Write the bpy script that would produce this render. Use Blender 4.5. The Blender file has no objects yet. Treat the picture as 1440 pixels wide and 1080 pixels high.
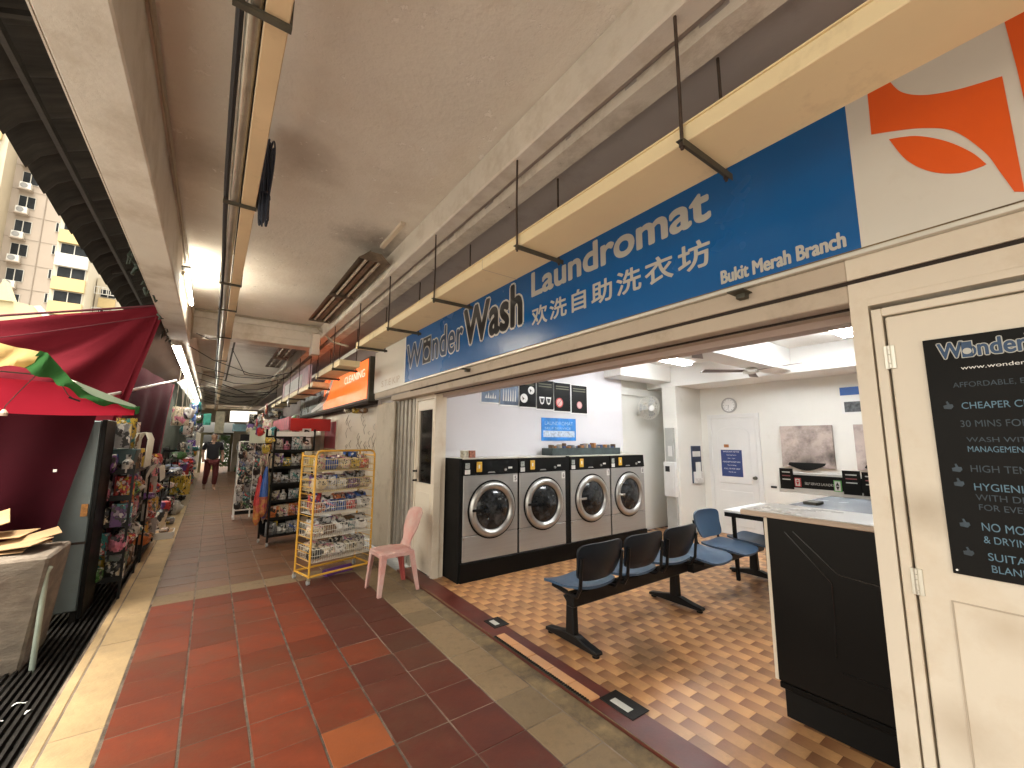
import bpy, bmesh, math, random
from math import sin, cos, pi, radians
from mathutils import Vector, Matrix, noise as mnoise
random.seed(7)
S = bpy.context.scene
COL = S.collection

# ------------------------------------------------------------------ camera
YAW, PITCH, ROLL, FPX = 0.623144245, 0.135925642, 0.00368560062, 581.574778
cd = bpy.data.cameras.new('camera'); cam = bpy.data.objects.new('camera', cd); COL.objects.link(cam)
f = Vector((sin(YAW)*cos(PITCH), cos(YAW)*cos(PITCH), sin(PITCH)))
r = Vector((cos(YAW), -sin(YAW), 0)); u = r.cross(f)
r2 = cos(ROLL)*r + sin(ROLL)*u; u2 = -sin(ROLL)*r + cos(ROLL)*u
cam.matrix_world = Matrix(((r2.x, u2.x, -f.x, 0), (r2.y, u2.y, -f.y, 0), (r2.z, u2.z, -f.z, 1.5), (0, 0, 0, 1)))
cd.sensor_fit = 'HORIZONTAL'; cd.sensor_width = 36; cd.lens = 36*FPX/1440
cd.clip_start = 0.05; cd.clip_end = 600
S.camera = cam

# ------------------------------------------------------------------ sky, sun, exposure
SUN_EL, SUN_AZ = radians(75), radians(-135)          # azimuth from +Y towards +X
W = bpy.data.worlds.new("World"); S.world = W; W.use_nodes = True
nt = W.node_tree; bg = nt.nodes['Background']
sky = nt.nodes.new('ShaderNodeTexSky'); sky.sky_type = 'NISHITA'; sky.sun_disc = False
sky.sun_elevation = SUN_EL; sky.sun_rotation = SUN_AZ
sky.air_density = 1.0; sky.dust_density = 6.0; sky.ozone_density = 0.6
hs = nt.nodes.new('ShaderNodeHueSaturation'); hs.inputs['Saturation'].default_value = .15     # hazy, nearly white, slightly warm cloud cover
wm = nt.nodes.new('ShaderNodeMix'); wm.data_type = 'RGBA'; wm.blend_type = 'MULTIPLY'; wm.inputs[0].default_value = 1; wm.inputs[7].default_value = (1.06, 1, .86, 1)
nt.links.new(sky.outputs[0], hs.inputs['Color']); nt.links.new(hs.outputs[0], wm.inputs[6]); nt.links.new(wm.outputs[2], bg.inputs[0]); bg.inputs[1].default_value = 0.15
sl = bpy.data.lights.new('sun', 'SUN'); sl.energy = 1.0; sl.angle = radians(14); sl.color = (1, .95, .86)
so = bpy.data.objects.new('sun', sl); COL.objects.link(so)
sd = Vector((sin(SUN_AZ)*cos(SUN_EL), cos(SUN_AZ)*cos(SUN_EL), sin(SUN_EL)))
so.rotation_euler = sd.to_track_quat('Z', 'Y').to_euler()
S.view_settings.view_transform = 'Standard'; S.view_settings.look = 'None'
S.view_settings.gamma = 1; S.view_settings.use_curve_mapping = False
S.view_settings.exposure = 2.3
S.cycles.use_denoising = True
S.cycles.max_bounces = 9; S.cycles.diffuse_bounces = 6
S.cycles.sample_clamp_indirect = 6

# ------------------------------------------------------------------ materials
MATS = {}
def mat(name, col, rough=.6, metal=0, var=.12, scale=2.5, bump=0, bscale=60, dirt=None, rnd=0, coat=0, spec=.5,
        emit=0, trans=0, stretch=None, uvgrad=None, chips=None, alpha=1, sheen=0, soot=None, patch=None, wblotch=None):
    if name in MATS: return MATS[name]
    m = bpy.data.materials.new(name); m.use_nodes = True; MATS[name] = m
    t = m.node_tree; N = t.nodes; L = t.links; b = N['Principled BSDF']
    def new(k, **kw):
        n = N.new(k)
        for a, v in kw.items(): setattr(n, a, v)
        return n
    def mixc(fac, a, bb, mode='MIX'):
        n = new('ShaderNodeMix', data_type='RGBA', blend_type=mode)
        for i, v in ((0, fac), (6, a), (7, bb)):
            if isinstance(v, (int, float)): n.inputs[i].default_value = v
            elif isinstance(v, tuple): n.inputs[i].default_value = (*v[:3], 1)
            else: L.new(v, n.inputs[i])
        return n.outputs[2]
    tc = new('ShaderNodeTexCoord').outputs['Object']
    if stretch:
        mp = new('ShaderNodeMapping'); mp.inputs['Scale'].default_value = stretch; L.new(tc, mp.inputs[0]); tcs = mp.outputs[0]
    else: tcs = tc
    def noi(sc, det=5, rgh=.6, src=None):
        n = new('ShaderNodeTexNoise'); n.inputs['Scale'].default_value = sc; n.inputs['Detail'].default_value = det
        n.inputs['Roughness'].default_value = rgh; L.new(src or tcs, n.inputs['Vector']); return n.outputs['Fac']
    def ramp(fac, a, bb):
        n = new('ShaderNodeMapRange'); n.inputs[1].default_value = a; n.inputs[2].default_value = bb
        L.new(fac, n.inputs[0]); return n.outputs[0]
    c0 = tuple(max(0, x*(1-var)) for x in col); c1 = tuple(min(1, x*(1+var)) for x in col)
    n1 = noi(scale)
    c = mixc(ramp(n1, .3, .7), c0, c1) if var else col
    if uvgrad:                      # printed shading on each tile, laid out by its own UV
        uv = new('ShaderNodeUVMap').outputs[0]; sx = new('ShaderNodeSeparateXYZ'); L.new(uv, sx.inputs[0])
        g = ramp(sx.outputs[1], .95, .12)
        c = mixc(g, c if not isinstance(c, tuple) else c, uvgrad)
    if rnd:
        oi = new('ShaderNodeObjectInfo').outputs['Random']; at = new('ShaderNodeAttribute', attribute_name='tint')
        ad = new('ShaderNodeMath', operation='ADD'); L.new(oi, ad.inputs[0]); L.new(at.outputs['Fac'], ad.inputs[1])
        fr = new('ShaderNodeMath', operation='FRACT'); L.new(ad.outputs[0], fr.inputs[0])
        c = mixc(1.0, c, mixc(fr.outputs[0], (1-rnd,)*3, (1+rnd*.6, 1+rnd*.5, 1+rnd*.45)), 'MULTIPLY')
    if dirt:
        dc, amt, dsc = dirt
        d = ramp(noi(dsc, 8, .68, tc), .62-amt*.3, .78-amt*.15)
        md = new('ShaderNodeMath', operation='MULTIPLY'); L.new(d, md.inputs[0]); md.inputs[1].default_value = min(1, .35+amt*.6)
        c = mixc(md.outputs[0], c, dc)
    if soot:                        # stains, and one painted shadow, round a place on the thing
        for (px, py, pz, rad, sc, am) in soot:
            vm = new('ShaderNodeVectorMath', operation='DISTANCE'); L.new(tc, vm.inputs[0]); vm.inputs[1].default_value = (px, py, pz)
            a1 = new('ShaderNodeMath', operation='MULTIPLY_ADD'); L.new(noi(3.5, 5, .7, tc), a1.inputs[0]); a1.inputs[1].default_value = rad*1.2; L.new(vm.outputs['Value'], a1.inputs[2])
            g = ramp(a1.outputs[0], rad*1.6, rad*.55)
            a2 = new('ShaderNodeMath', operation='MULTIPLY'); L.new(g, a2.inputs[0]); a2.inputs[1].default_value = am
            c = mixc(a2.outputs[0], c, sc)
    if patch:                       # crumpled wrappers and small print in several colours
        for k_, (pc, thr) in enumerate(patch[1:]):
            vo = new('ShaderNodeTexVoronoi'); vo.inputs['Scale'].default_value = patch[0]*(1+.6*k_); vo.inputs['Randomness'].default_value = 1
            nz = new('ShaderNodeTexNoise'); nz.inputs['Scale'].default_value = 7; L.new(tc, nz.inputs['Vector'])
            mv = new('ShaderNodeMix', data_type='VECTOR'); mv.inputs[0].default_value = .25; L.new(tc, mv.inputs[4]); L.new(nz.outputs['Color'], mv.inputs[5]); L.new(mv.outputs[1], vo.inputs['Vector'])
            sc_ = new('ShaderNodeSeparateColor'); L.new(vo.outputs['Color'], sc_.inputs[0]); c = mixc(ramp(sc_.outputs[0], thr, thr+.05), c, pc)
    if wblotch:                      # darker blotches on the laid floor, placed in the room
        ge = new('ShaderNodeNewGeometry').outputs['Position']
        for (px, py, rad, am) in wblotch:
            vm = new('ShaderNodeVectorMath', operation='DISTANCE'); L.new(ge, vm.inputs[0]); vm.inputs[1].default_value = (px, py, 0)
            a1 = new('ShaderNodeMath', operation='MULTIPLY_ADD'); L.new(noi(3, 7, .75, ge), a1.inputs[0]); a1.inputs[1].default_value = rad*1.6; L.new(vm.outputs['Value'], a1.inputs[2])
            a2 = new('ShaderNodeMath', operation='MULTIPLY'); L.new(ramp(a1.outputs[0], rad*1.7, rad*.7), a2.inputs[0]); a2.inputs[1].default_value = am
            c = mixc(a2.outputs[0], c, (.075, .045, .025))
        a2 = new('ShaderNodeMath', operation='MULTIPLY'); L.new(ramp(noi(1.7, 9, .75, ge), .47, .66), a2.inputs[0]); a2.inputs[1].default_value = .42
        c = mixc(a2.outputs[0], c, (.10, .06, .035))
    cm = None
    if chips:
        cc, thr, csc = chips
        cm = ramp(noi(csc, 6, .75, tc), thr, thr+.015)
        c = mixc(cm, c, cc)
    if isinstance(c, tuple): b.inputs['Base Color'].default_value = (*c[:3], 1)
    else: L.new(c, b.inputs['Base Color'])
    rv = new('ShaderNodeMapRange'); L.new(n1, rv.inputs[0]); rv.inputs[1].default_value = .3; rv.inputs[2].default_value = .7
    rv.inputs[3].default_value = max(.02, rough-.07); rv.inputs[4].default_value = min(1, rough+.07); L.new(rv.outputs[0], b.inputs['Roughness'])
    b.inputs['Metallic'].default_value = metal; b.inputs['Specular IOR Level'].default_value = spec
    if coat: b.inputs['Coat Weight'].default_value = coat; b.inputs['Coat Roughness'].default_value = .12
    if sheen: b.inputs['Sheen Weight'].default_value = sheen
    if trans: b.inputs['Transmission Weight'].default_value = trans
    if alpha < 1: b.inputs['Alpha'].default_value = alpha
    if bump:
        bn = new('ShaderNodeBump'); bn.inputs['Strength'].default_value = min(1, bump); bn.inputs['Distance'].default_value = .01
        hh = noi(bscale, 6, .65)
        if cm is not None:
            sb = new('ShaderNodeMath', operation='SUBTRACT'); L.new(hh, sb.inputs[0]); L.new(cm, sb.inputs[1]); hh = sb.outputs[0]
        L.new(hh, bn.inputs['Height']); L.new(bn.outputs[0], b.inputs['Normal'])
    if emit:
        b.inputs['Emission Color'].default_value = (*col, 1); b.inputs['Emission Strength'].default_value = emit
    return m

def cloth(name, col, tl=.35, var=.12, scale=3, bump=.3, bscale=8):
    m = mat(name, col, .95, var=var, scale=scale, bump=bump, bscale=bscale, spec=.06)
    N = m.node_tree.nodes; L = m.node_tree.links; b = N['Principled BSDF']; out = N['Material Output']
    t = N.new('ShaderNodeBsdfTranslucent'); t.inputs[0].default_value = (*[min(1, x*1.3) for x in col], 1)
    mx = N.new('ShaderNodeMixShader'); mx.inputs[0].default_value = tl
    L.new(b.outputs[0], mx.inputs[1]); L.new(t.outputs[0], mx.inputs[2]); L.new(mx.outputs[0], out.inputs[0])
    return m

GRIME = (.12, .09, .06)
M = dict(
 ceiling=mat('ceiling_paint', (.76, .73, .67),   .75, var=.07, scale=.9, bump=.6, bscale=28, dirt=((.60, .54, .46), .5, 1.0), chips=((.84, .81, .76), .62, 10),
             soot=[(1.12, 3.75, 3.36, .42, (.10, .08, .06), .8), (1.15, 8.6, 3.36, .8, (.06, .05, .04), .9), (1.1, 9.8, 3.36, .9, (.06, .05, .04), .85), (-.2, 3.3, 3.36, .35, (.30, .25, .2), .6), (.35, 2.9, 3.36, .3, (.24, .19, .15), .5)]),  # last spot paints the cable coil's shadow on the ceiling
 beam=mat('beam_paint', (.70, .66, .59), .7, var=.07, scale=1.5, bump=.25, bscale=30, dirt=((.38, .31, .22), .5, 2.2), chips=((.2, .15, .1), .76, 13)),
 peel=mat('peeling_paint', (.62, .57, .50), .75, var=.1, scale=3, bump=.8, bscale=14, dirt=((.3, .24, .18), .5, 5), chips=((.2, .15, .12), .66, 10)),
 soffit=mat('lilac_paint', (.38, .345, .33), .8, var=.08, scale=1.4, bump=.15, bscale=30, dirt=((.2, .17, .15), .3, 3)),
 tray=mat('tray_paint', (.84, .71, .45), .5, var=.05, scale=2, bump=.05, bscale=60, dirt=((.42, .31, .17), .15, 4), chips=((.1, .07, .05), .79, 12)),
 trunk=mat('trunking_plastic', (.66, .50, .31), .45, var=.05, scale=3, dirt=((.4, .3, .18), .2, 5)),
 rod=mat('rusty_rod', (.06, .04, .03), .8, var=.3, scale=20, bump=.4, bscale=90),
 bracket=mat('bracket_steel', (.10, .095, .075), .6, metal=.5, var=.25, scale=12, dirt=((.14, .08, .04), .3, 20)),
 galv=mat('galvanised_pipe', (.48, .45, .38), .35, metal=.75, var=.15, scale=6, dirt=((.25, .18, .1), .25, 8)),
 cream=mat('cream_paint', (.71, .635, .52), .45, var=.04, scale=1.5, bump=.12, bscale=25, dirt=((.50, .38, .24), .35, 2.6), chips=((.22, .16, .1), .80, 14)),
 creamd=mat('cream_door_paint', (.73, .66, .545), .38, var=.04, scale=1.2, bump=.1, bscale=20, dirt=((.60, .47, .32), .3, 2.2), soot=[(1.948, .36, 1.28, .10, (.33, .25, .16), .6), (1.948, .33, .62, .12, (.4, .3, .2), .5), (1.948, .2, .95, .10, (.45, .34, .22), .5), (2.06, 4.85, 1.08, .12, (.2, .15, .1), .7), (2.06, 4.6, .12, .2, (.25, .19, .12), .7)], chips=((.3, .22, .14), .80, 12)),
 lintel=mat('lintel_paint', (.50, .42, .33), .6, var=.08, scale=3, bump=.1, dirt=((.25, .18, .12), .3, 5), stretch=(1, .25, 1)),
 pinkish=mat('pinkish_paint', (.52, .42, .37), .6, var=.07, scale=2, bump=.1),
 alu=mat('pale_aluminium', (.72, .70, .62), .35, metal=.6, var=.06),
 groove=mat('dark_groove', (.03, .02, .015), .9),
 pier=mat('pillar_paint', (.56, .50, .40), .6, var=.08, scale=2, bump=.15, dirt=((.25, .2, .13), .4, 3), stretch=(1, 1, .4)),
 shutter=mat('folded_shutter', (.42, .385, .33), .5, metal=.3, var=.2, scale=4, dirt=((.16, .12, .09), .4, 3), stretch=(4, 4, .3)),
 blue=mat('sign_blue', (.003, .115, .38), .28, var=.12, scale=.7, spec=.5, dirt=((.02, .13, .30), .12, 2)),
 signcream=mat('sign_cream', (.68, .66, .60), .4, var=.04, scale=1.2, dirt=((.5, .45, .36), .12, 2)),
 signorange=mat('sign_orange_red', (.80, .11, .010), .35, var=.05),
 silver=mat('silver_lettering', (.50, .50, .46), .4, var=.05),
 ink=mat('black_lettering', (.012, .012, .014), .4, var=0), navy=mat('navy_lettering', (.01, .05, .13), .4, var=0),
 white=mat('white_print', (.8, .8, .78), .5, var=.03), paper=mat('white_paper', (.72, .72, .70), .7, var=.05),
 redtile=mat('red_quarry_tile', (.170, .038, .017), .6, var=.2, scale=5, bump=.12, bscale=45, rnd=.26, dirt=((.085, .030, .020), .6, 1.6), spec=.16, wblotch=[(.3, 4.3, .4, .35), (1.3, 3.2, .3, .3)]),
 orangetile=mat('orange_quarry_tile', (.26, .065, .015), .6, var=.15, scale=5, bump=.12, bscale=45, dirt=((.2, .07, .035), .25, 4)),
 tantile=mat('tan_quarry_tile', (.22, .152, .080), .7, var=.22, scale=9, bump=.3, bscale=40, rnd=.2, dirt=((.07, .05, .03), .5, 9)),
 palecement=mat('pale_kerb_cement', (.38, .27, .14), .8, var=.2, scale=4, bump=.35, bscale=30, rnd=.1, dirt=((.16, .12, .08), .35, 3)),
 maroontile=mat('maroon_quarry_tile', (.098, .027, .017), .5, var=.25, scale=5, bump=.12, bscale=45, rnd=.25, dirt=((.05, .025, .018), .4, 3.2), spec=.25, wblotch=[(1.3, 3.0, .4, .3)]),
 oldgrout=mat('old_dark_grout', (.175, .135, .10), .95, var=.45, scale=9, bump=.6, bscale=50, dirt=((.035, .024, .018), .95, 5)),
 browntile=mat('worn_brown_tile', (.165, .082, .042), .5, var=.2, scale=5, bump=.12, bscale=45, rnd=.2, dirt=((.08, .052, .034), .5, 2.2), spec=.3),  # browner tile for the far rows
 grout=mat('grout', (.27, .215, .16), .9, var=.3, scale=7, bump=.4, bscale=50, dirt=((.06, .04, .03), .9, 2.4)),
 cement=mat('grey_cement', (.215, .15, .075), .9, var=.25, scale=8, bump=.5, bscale=40, dirt=((.05, .038, .028), .75, 5), chips=((.4, .34, .25), .72, 6)),
 redband=mat('red_oxide_band', (.125, .028, .018), .42, var=.2, scale=5, bump=.1, dirt=((.06, .02, .015), .6, 4)),
 peach=mat('peach_tile', (.62, .32, .15), .35, var=.12, scale=8, rnd=.1),
 parquet=mat('parquet_print_tile', (.28, .12, .055), .36, var=.06, scale=3, uvgrad=(.64, .35, .15), rnd=.10, bump=.03, spec=.4, wblotch=[(2.62, 2.02, .34, .85), (2.45, 1.95, .2, .5), (4.35, 1.9, .6, .7), (3.7, 1.75, .35, .5), (3.0, 3.3, .35, .45)]),
 asphalt=mat('asphalt', (.20, .19, .175), .9, var=.3, scale=6, bump=.5, bscale=80),
 iron=mat('drain_iron', (.02, .018, .016), .6, metal=.6, var=.3, scale=15, bump=.2),
 void=mat('drain_dark', (.01, .009, .008), 1),
 shopwall=mat('white_wall_paint', (.60, .585, .61), .6, var=.03, scale=1, bump=.06, bscale=30, dirt=((.6, .55, .5), .08, 2)),
 shopwall2=mat('warm_white_wall_paint', (.74, .73, .68), .6, var=.04, scale=1, bump=.06, dirt=((.5, .46, .38), .12, 2)),
 shopceil=mat('white_ceiling_paint', (.78, .77, .74), .7, var=.03, scale=1),
 steel=mat('brushed_steel', (.37, .362, .345), .42, metal=.65, var=.06, scale=3, stretch=(.3, .3, 30), bump=.04, bscale=30),
 steeld=mat('door_ring_steel', (.44, .43, .41), .36, metal=.9, var=.08, scale=6),
 black=mat('black_panel', (.003, .0028, .0025), .42, var=.2, scale=3, spec=.16), blackm=mat('matt_black', (.005, .0048, .0045), .6, var=.2, spec=.2),
 dglass=mat('dark_door_glass', (.010, .011, .012), .10, dirt=((.09, .10, .11), .45, 7), spec=.4, coat=0, var=.3, scale=10), chrome=mat('chrome', (.7, .7, .7), .12, metal=1, var=0),
 yellow=mat('coin_box_yellow', (.62, .36, .04), .35, var=.05), label=mat('white_label', (.66, .65, .62), .5, var=.03),
 seat=mat('blue_seat_plastic', (.045, .085, .145), .38, var=.1, scale=4, rnd=.05), seatf=mat('bench_black_steel', (.005, .005, .0055), .42, var=.15, spec=.3),
 pink=mat('faded_pink_plastic', (.52, .26, .225), .55, var=.12, scale=4, bump=.15, bscale=30, dirt=((.56, .44, .39), .7, 5)),
 ywire=mat('yellow_rack_paint', (.66, .36, .045), .35, var=.1, scale=6, rnd=.05), wwire=mat('white_coated_wire', (.66, .63, .55), .4, var=.06),
 bwire=mat('black_rack_paint', (.006, .006, .006), .45, var=.1, spec=.3), caster=mat('caster_grey', (.35, .35, .34), .5, var=.1),
 soot=mat('grimy_fixture_metal', (.20, .155, .115), .5, metal=.3, var=.3, scale=6, dirt=((.04, .03, .02), .5, 5)), tubeoff=mat('unlit_tube', (.55, .47, .37), .25, var=.08, scale=5),
 cable=mat('black_cable', (.02, .022, .025), .55, var=.15), cablew=mat('pale_cable', (.4, .36, .28), .6, var=.1), cableblue=mat('dark_blue_cable', (.02, .028, .05), .5, var=.1),
 awn=mat('corrugated_awning', (.032, .028, .024), .7, metal=.1, var=.7, scale=5, stretch=(.3, 6, .3), bump=.2, dirt=((.02, .017, .014), .5, 4)),
 locker=mat('grey_green_steel', (.15, .185, .19), .42, metal=.3, var=.12, scale=1.5, dirt=((.08, .07, .05), .35, 2.4), chips=((.22, .09, .03), .73, 5)),
 slab=mat('rough_slab', (.20, .165, .13), .9, var=.3, scale=5, bump=.9, bscale=22, dirt=((.08, .05, .035), .5, 4), stretch=(1, 1, 3)),
 card=mat('cardboard', (.42, .27, .14), .85, var=.1, scale=5, bump=.1, rnd=.15), pipegreen=mat('pale_green_pipe', (.34, .40, .34), .45, metal=.3, var=.15, dirt=((.15, .1, .05), .3, 6)),
 plastic=mat('clear_film', (.7, .68, .66), .25, var=.1, scale=20, spec=.6),
 bcream=mat('block_cream_paint', (.50, .44, .34), .8, var=.05, scale=.2), bpink=mat('block_grey_pink_paint', (.40, .34, .29), .8, var=.05, scale=.2, dirt=((.35, .3, .25), .2, .3)),
 byellow=mat('block_yellow_paint', (.50, .38, .19), .8, var=.06, scale=.3), bwhite=mat('block_white_paint', (.55, .54, .51), .8, var=.04, scale=.3),
 bglass=mat('block_window_glass', (.02, .023, .027), .5, spec=.15, var=.6, scale=.6), acw=mat('ac_white', (.62, .61, .58), .5, var=.05),
 skin=mat('skin', (.35, .2, .13), .6, var=.05), hair=mat('hair', (.02, .015, .012), .6), tee=mat('black_tee', (.015, .015, .02), .9, sheen=.3), trous=mat('maroon_trousers', (.13, .025, .025), .9),
 leaf=mat('plant_leaf', (.07, .16, .035), .6, var=.4, scale=8, rnd=.3), door_white=mat('white_gloss_door', (.72, .72, .70), .4, var=.03),
 fanw=mat('fan_white', (.6, .58, .52), .4, var=.03), fanblade=mat('fan_blade_dark', (.16, .12, .11), .5, var=.1), wood=mat('pale_wood_edge', (.55, .42, .32), .45, var=.12, scale=9, stretch=(1, .2, 6)),
 boxred=mat('box_red', (.50, .02, .02), .45, var=.06), maroon=cloth('maroon_curtain', (.030, .004, .007), .10), redtarp=cloth('red_tarpaulin', (.125, .012, .019), .2, scale=2, bump=.5, bscale=14),
 cyellow=cloth('canopy_yellow', (.62, .45, .20), .45), cgreen=cloth('canopy_green', (.035, .12, .035), .25), cred=cloth('canopy_red', (.55, .03, .06), .6, var=.06), cpale=cloth('canopy_pale_green', (.33, .42, .31), .3, var=.06), cpink=cloth('canopy_white', (.7, .62, .5), .4),
)
def lit(name, col, s):
    return mat(name, col, .5, var=0, emit=s)
M['tube_on'] = lit('lit_tube', (1, .96, .86), 13); M['tube_dim'] = lit('lit_dim_tube', (.95, .98, 1), 6); M['tube_shop'] = lit('lit_shop_tube', (.95, .98, 1), 15)

# ------------------------------------------------------------------ mesh builder
class MB:
    def __init__(s): s.v = []; s.f = []; s.uv = {}; s.t = []
    def add(s, vs, fs, tint=0):
        n = len(s.v); s.v += [tuple(v) for v in vs]; s.f += [tuple(i+n for i in f) for f in fs]; s.t += [tint]*len(fs); return s
    def box(s, x0, x1, y0, y1, z0, z1, tint=0):
        return s.add([(x0, y0, z0), (x1, y0, z0), (x1, y1, z0), (x0, y1, z0), (x0, y0, z1), (x1, y0, z1), (x1, y1, z1), (x0, y1, z1)],
                     [(0, 3, 2, 1), (4, 5, 6, 7), (0, 1, 5, 4), (1, 2, 6, 5), (2, 3, 7, 6), (3, 0, 4, 7)], tint)
    def cham(s, x0, x1, y0, y1, z0, z1, c):
        """box with chamfered top edges (tiles, panels)"""
        v = [(x0, y0, z0), (x1, y0, z0), (x1, y1, z0), (x0, y1, z0), (x0, y0, z1-c), (x1, y0, z1-c), (x1, y1, z1-c), (x0, y1, z1-c),
             (x0+c, y0+c, z1), (x1-c, y0+c, z1), (x1-c, y1-c, z1), (x0+c, y1-c, z1)]
        return s.add(v, [(0, 1, 5, 4), (1, 2, 6, 5), (2, 3, 7, 6), (3, 0, 4, 7), (4, 5, 9, 8), (5, 6, 10, 9), (6, 7, 11, 10), (7, 4, 8, 11), (8, 9, 10, 11)])
    def bar(s, a, b, w, h=None, up=(0, 0, 1)):
        a = Vector(a); b = Vector(b); h = h or w; d = (b-a).normalized(); up = Vector(up)
        if abs(d.dot(up)) > .95: up = Vector((0, 1, 0))
        x = d.cross(up).normalized()*w/2; y = x.cross(d).normalized()*h/2
        return s.add([a-x-y, a+x-y, a+x+y, a-x+y, b-x-y, b+x-y, b+x+y, b-x+y], [(0, 3, 2, 1), (4, 5, 6, 7), (0, 1, 5, 4), (1, 2, 6, 5), (2, 3, 7, 6), (3, 0, 4, 7)])
    def tube(s, pts, rad, n=8, cap=True):
        pts = [Vector(p) for p in pts]; k = len(pts); vs = []; prev = None
        rads = rad if isinstance(rad, (list, tuple)) else [rad]*k
        for i, p in enumerate(pts):
            d = (pts[min(i+1, k-1)]-pts[max(i-1, 0)]).normalized()
            if prev is None:
                x = d.cross(Vector((0, 0, 1)) if abs(d.z) < .9 else Vector((0, 1, 0))).normalized()
            else: x = (prev - d*prev.dot(d)).normalized()
            prev = x; y = d.cross(x)
            for j in range(n):
                a = 2*pi*j/n; vs.append(p+(x*cos(a)+y*sin(a))*rads[i])
        fs = [(i*n+j, i*n+(j+1) % n, (i+1)*n+(j+1) % n, (i+1)*n+j) for i in range(k-1) for j in range(n)]
        if cap: fs += [tuple(reversed(range(n))), tuple((k-1)*n+j for j in range(n))]
        return s.add(vs, fs)
    def lathe(s, o, ax, prof, n=32, ex=None):
        """prof: (radius, height along ax)"""
        o = Vector(o); ax = Vector(ax).normalized(); x = (Vector(ex) if ex else (ax.cross(Vector((0, 0, 1))) if abs(ax.z) < .9 else Vector((1, 0, 0)))).normalized(); y = ax.cross(x)
        vs = []; fs = []
        for (r_, h) in prof:
            for j in range(n): a = 2*pi*j/n; vs.append(o+ax*h+(x*cos(a)+y*sin(a))*r_)
        for i in range(len(prof)-1):
            for j in range(n): fs.append((i*n+j, i*n+(j+1) % n, (i+1)*n+(j+1) % n, (i+1)*n+j))
        if prof[0][0] > 1e-5: fs.append(tuple(reversed(range(n))))
        if prof[-1][0] > 1e-5: fs.append(tuple((len(prof)-1)*n+j for j in range(n)))
        return s.add(vs, fs)
    def prism(s, pts, d):
        """pts 3-D polygon, extruded by vector d"""
        n = len(pts); d = Vector(d); a = [Vector(p) for p in pts]; b = [p+d for p in a]
        return s.add(a+b, [tuple(range(n)), tuple(reversed(range(n, 2*n)))]+[(i, i+n, (i+1) % n+n, (i+1) % n) for i in range(n)])
    def grid(s, fn, nu, nv, thick=0, nrm=None):
        vs = [fn(i/nu, j/nv) for j in range(nv+1) for i in range(nu+1)]
        fs = [(j*(nu+1)+i, j*(nu+1)+i+1, (j+1)*(nu+1)+i+1, (j+1)*(nu+1)+i) for j in range(nv) for i in range(nu)]
        return s.add(vs, fs)
    def mesh(s, name, smooth=False, bevel=0, seg=1):
        me = bpy.data.meshes.new(name); me.from_pydata(s.v, [], s.f)
        if any(s.t):
            at = me.attributes.new('tint', 'FLOAT', 'FACE'); at.data.foreach_set('value', s.t)
        bm = bmesh.new(); bm.from_mesh(me)
        bmesh.ops.recalc_face_normals(bm, faces=bm.faces)
        if bevel:
            es = [e for e in bm.edges if len(e.link_faces) == 2 and e.calc_face_angle(0) > .6]
            bmesh.ops.bevel(bm, geom=es, offset=bevel, segments=seg, affect='EDGES', profile=.5, clamp_overlap=True)
        bm.to_mesh(me); bm.free()
        if smooth:
            for p in me.polygons: p.use_smooth = True
            me.set_sharp_from_angle(angle=radians(38))
        return me
    def build(s, name, m, parent=None, smooth=False, bevel=0, seg=1, kind=None, label=None):
        me = s.mesh(name, smooth, bevel, seg); me.materials.append(m)
        return link(name, me, parent, kind, label)

def link(name, me, parent=None, kind=None, label=None, m=None):
    o = bpy.data.objects.new(name, me); COL.objects.link(o)
    if parent is not None:
        o.parent = parent; o.matrix_parent_inverse = Matrix.Translation(parent_loc(parent)).inverted()
    if kind: o['kind'] = kind
    if label: o['label'] = label
    return o
def parent_loc(p):
    return p.location.copy() if p.type == 'EMPTY' and p.parent is None else Vector((0, 0, 0))
def thing(name, label, cat, loc=(0, 0, 0), group=None):
    o = bpy.data.objects.new(name, None); COL.objects.link(o); o.location = loc; o.empty_display_size = .1
    o['label'] = label; o['category'] = cat
    if group: o['group'] = group
    return o
def tag(o, label, cat, group=None):
    o['label'] = label; o['category'] = cat
    if group: o['group'] = group
    return o
def dup(root, loc=None, rz=None, label=None):
    def cp(o, par):
        c = o.copy(); COL.objects.link(c)
        if par is not None: c.parent = par
        for ch in o.children: cp(ch, c)
        return c
    c = cp(root, None)
    if loc is not None: c.location = loc
    if rz is not None: c.rotation_euler = (0, 0, rz)
    if label: c['label'] = label
    return c
def struct(name, mb, m, **k): return mb.build(name, m, kind='structure', **k)

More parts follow.
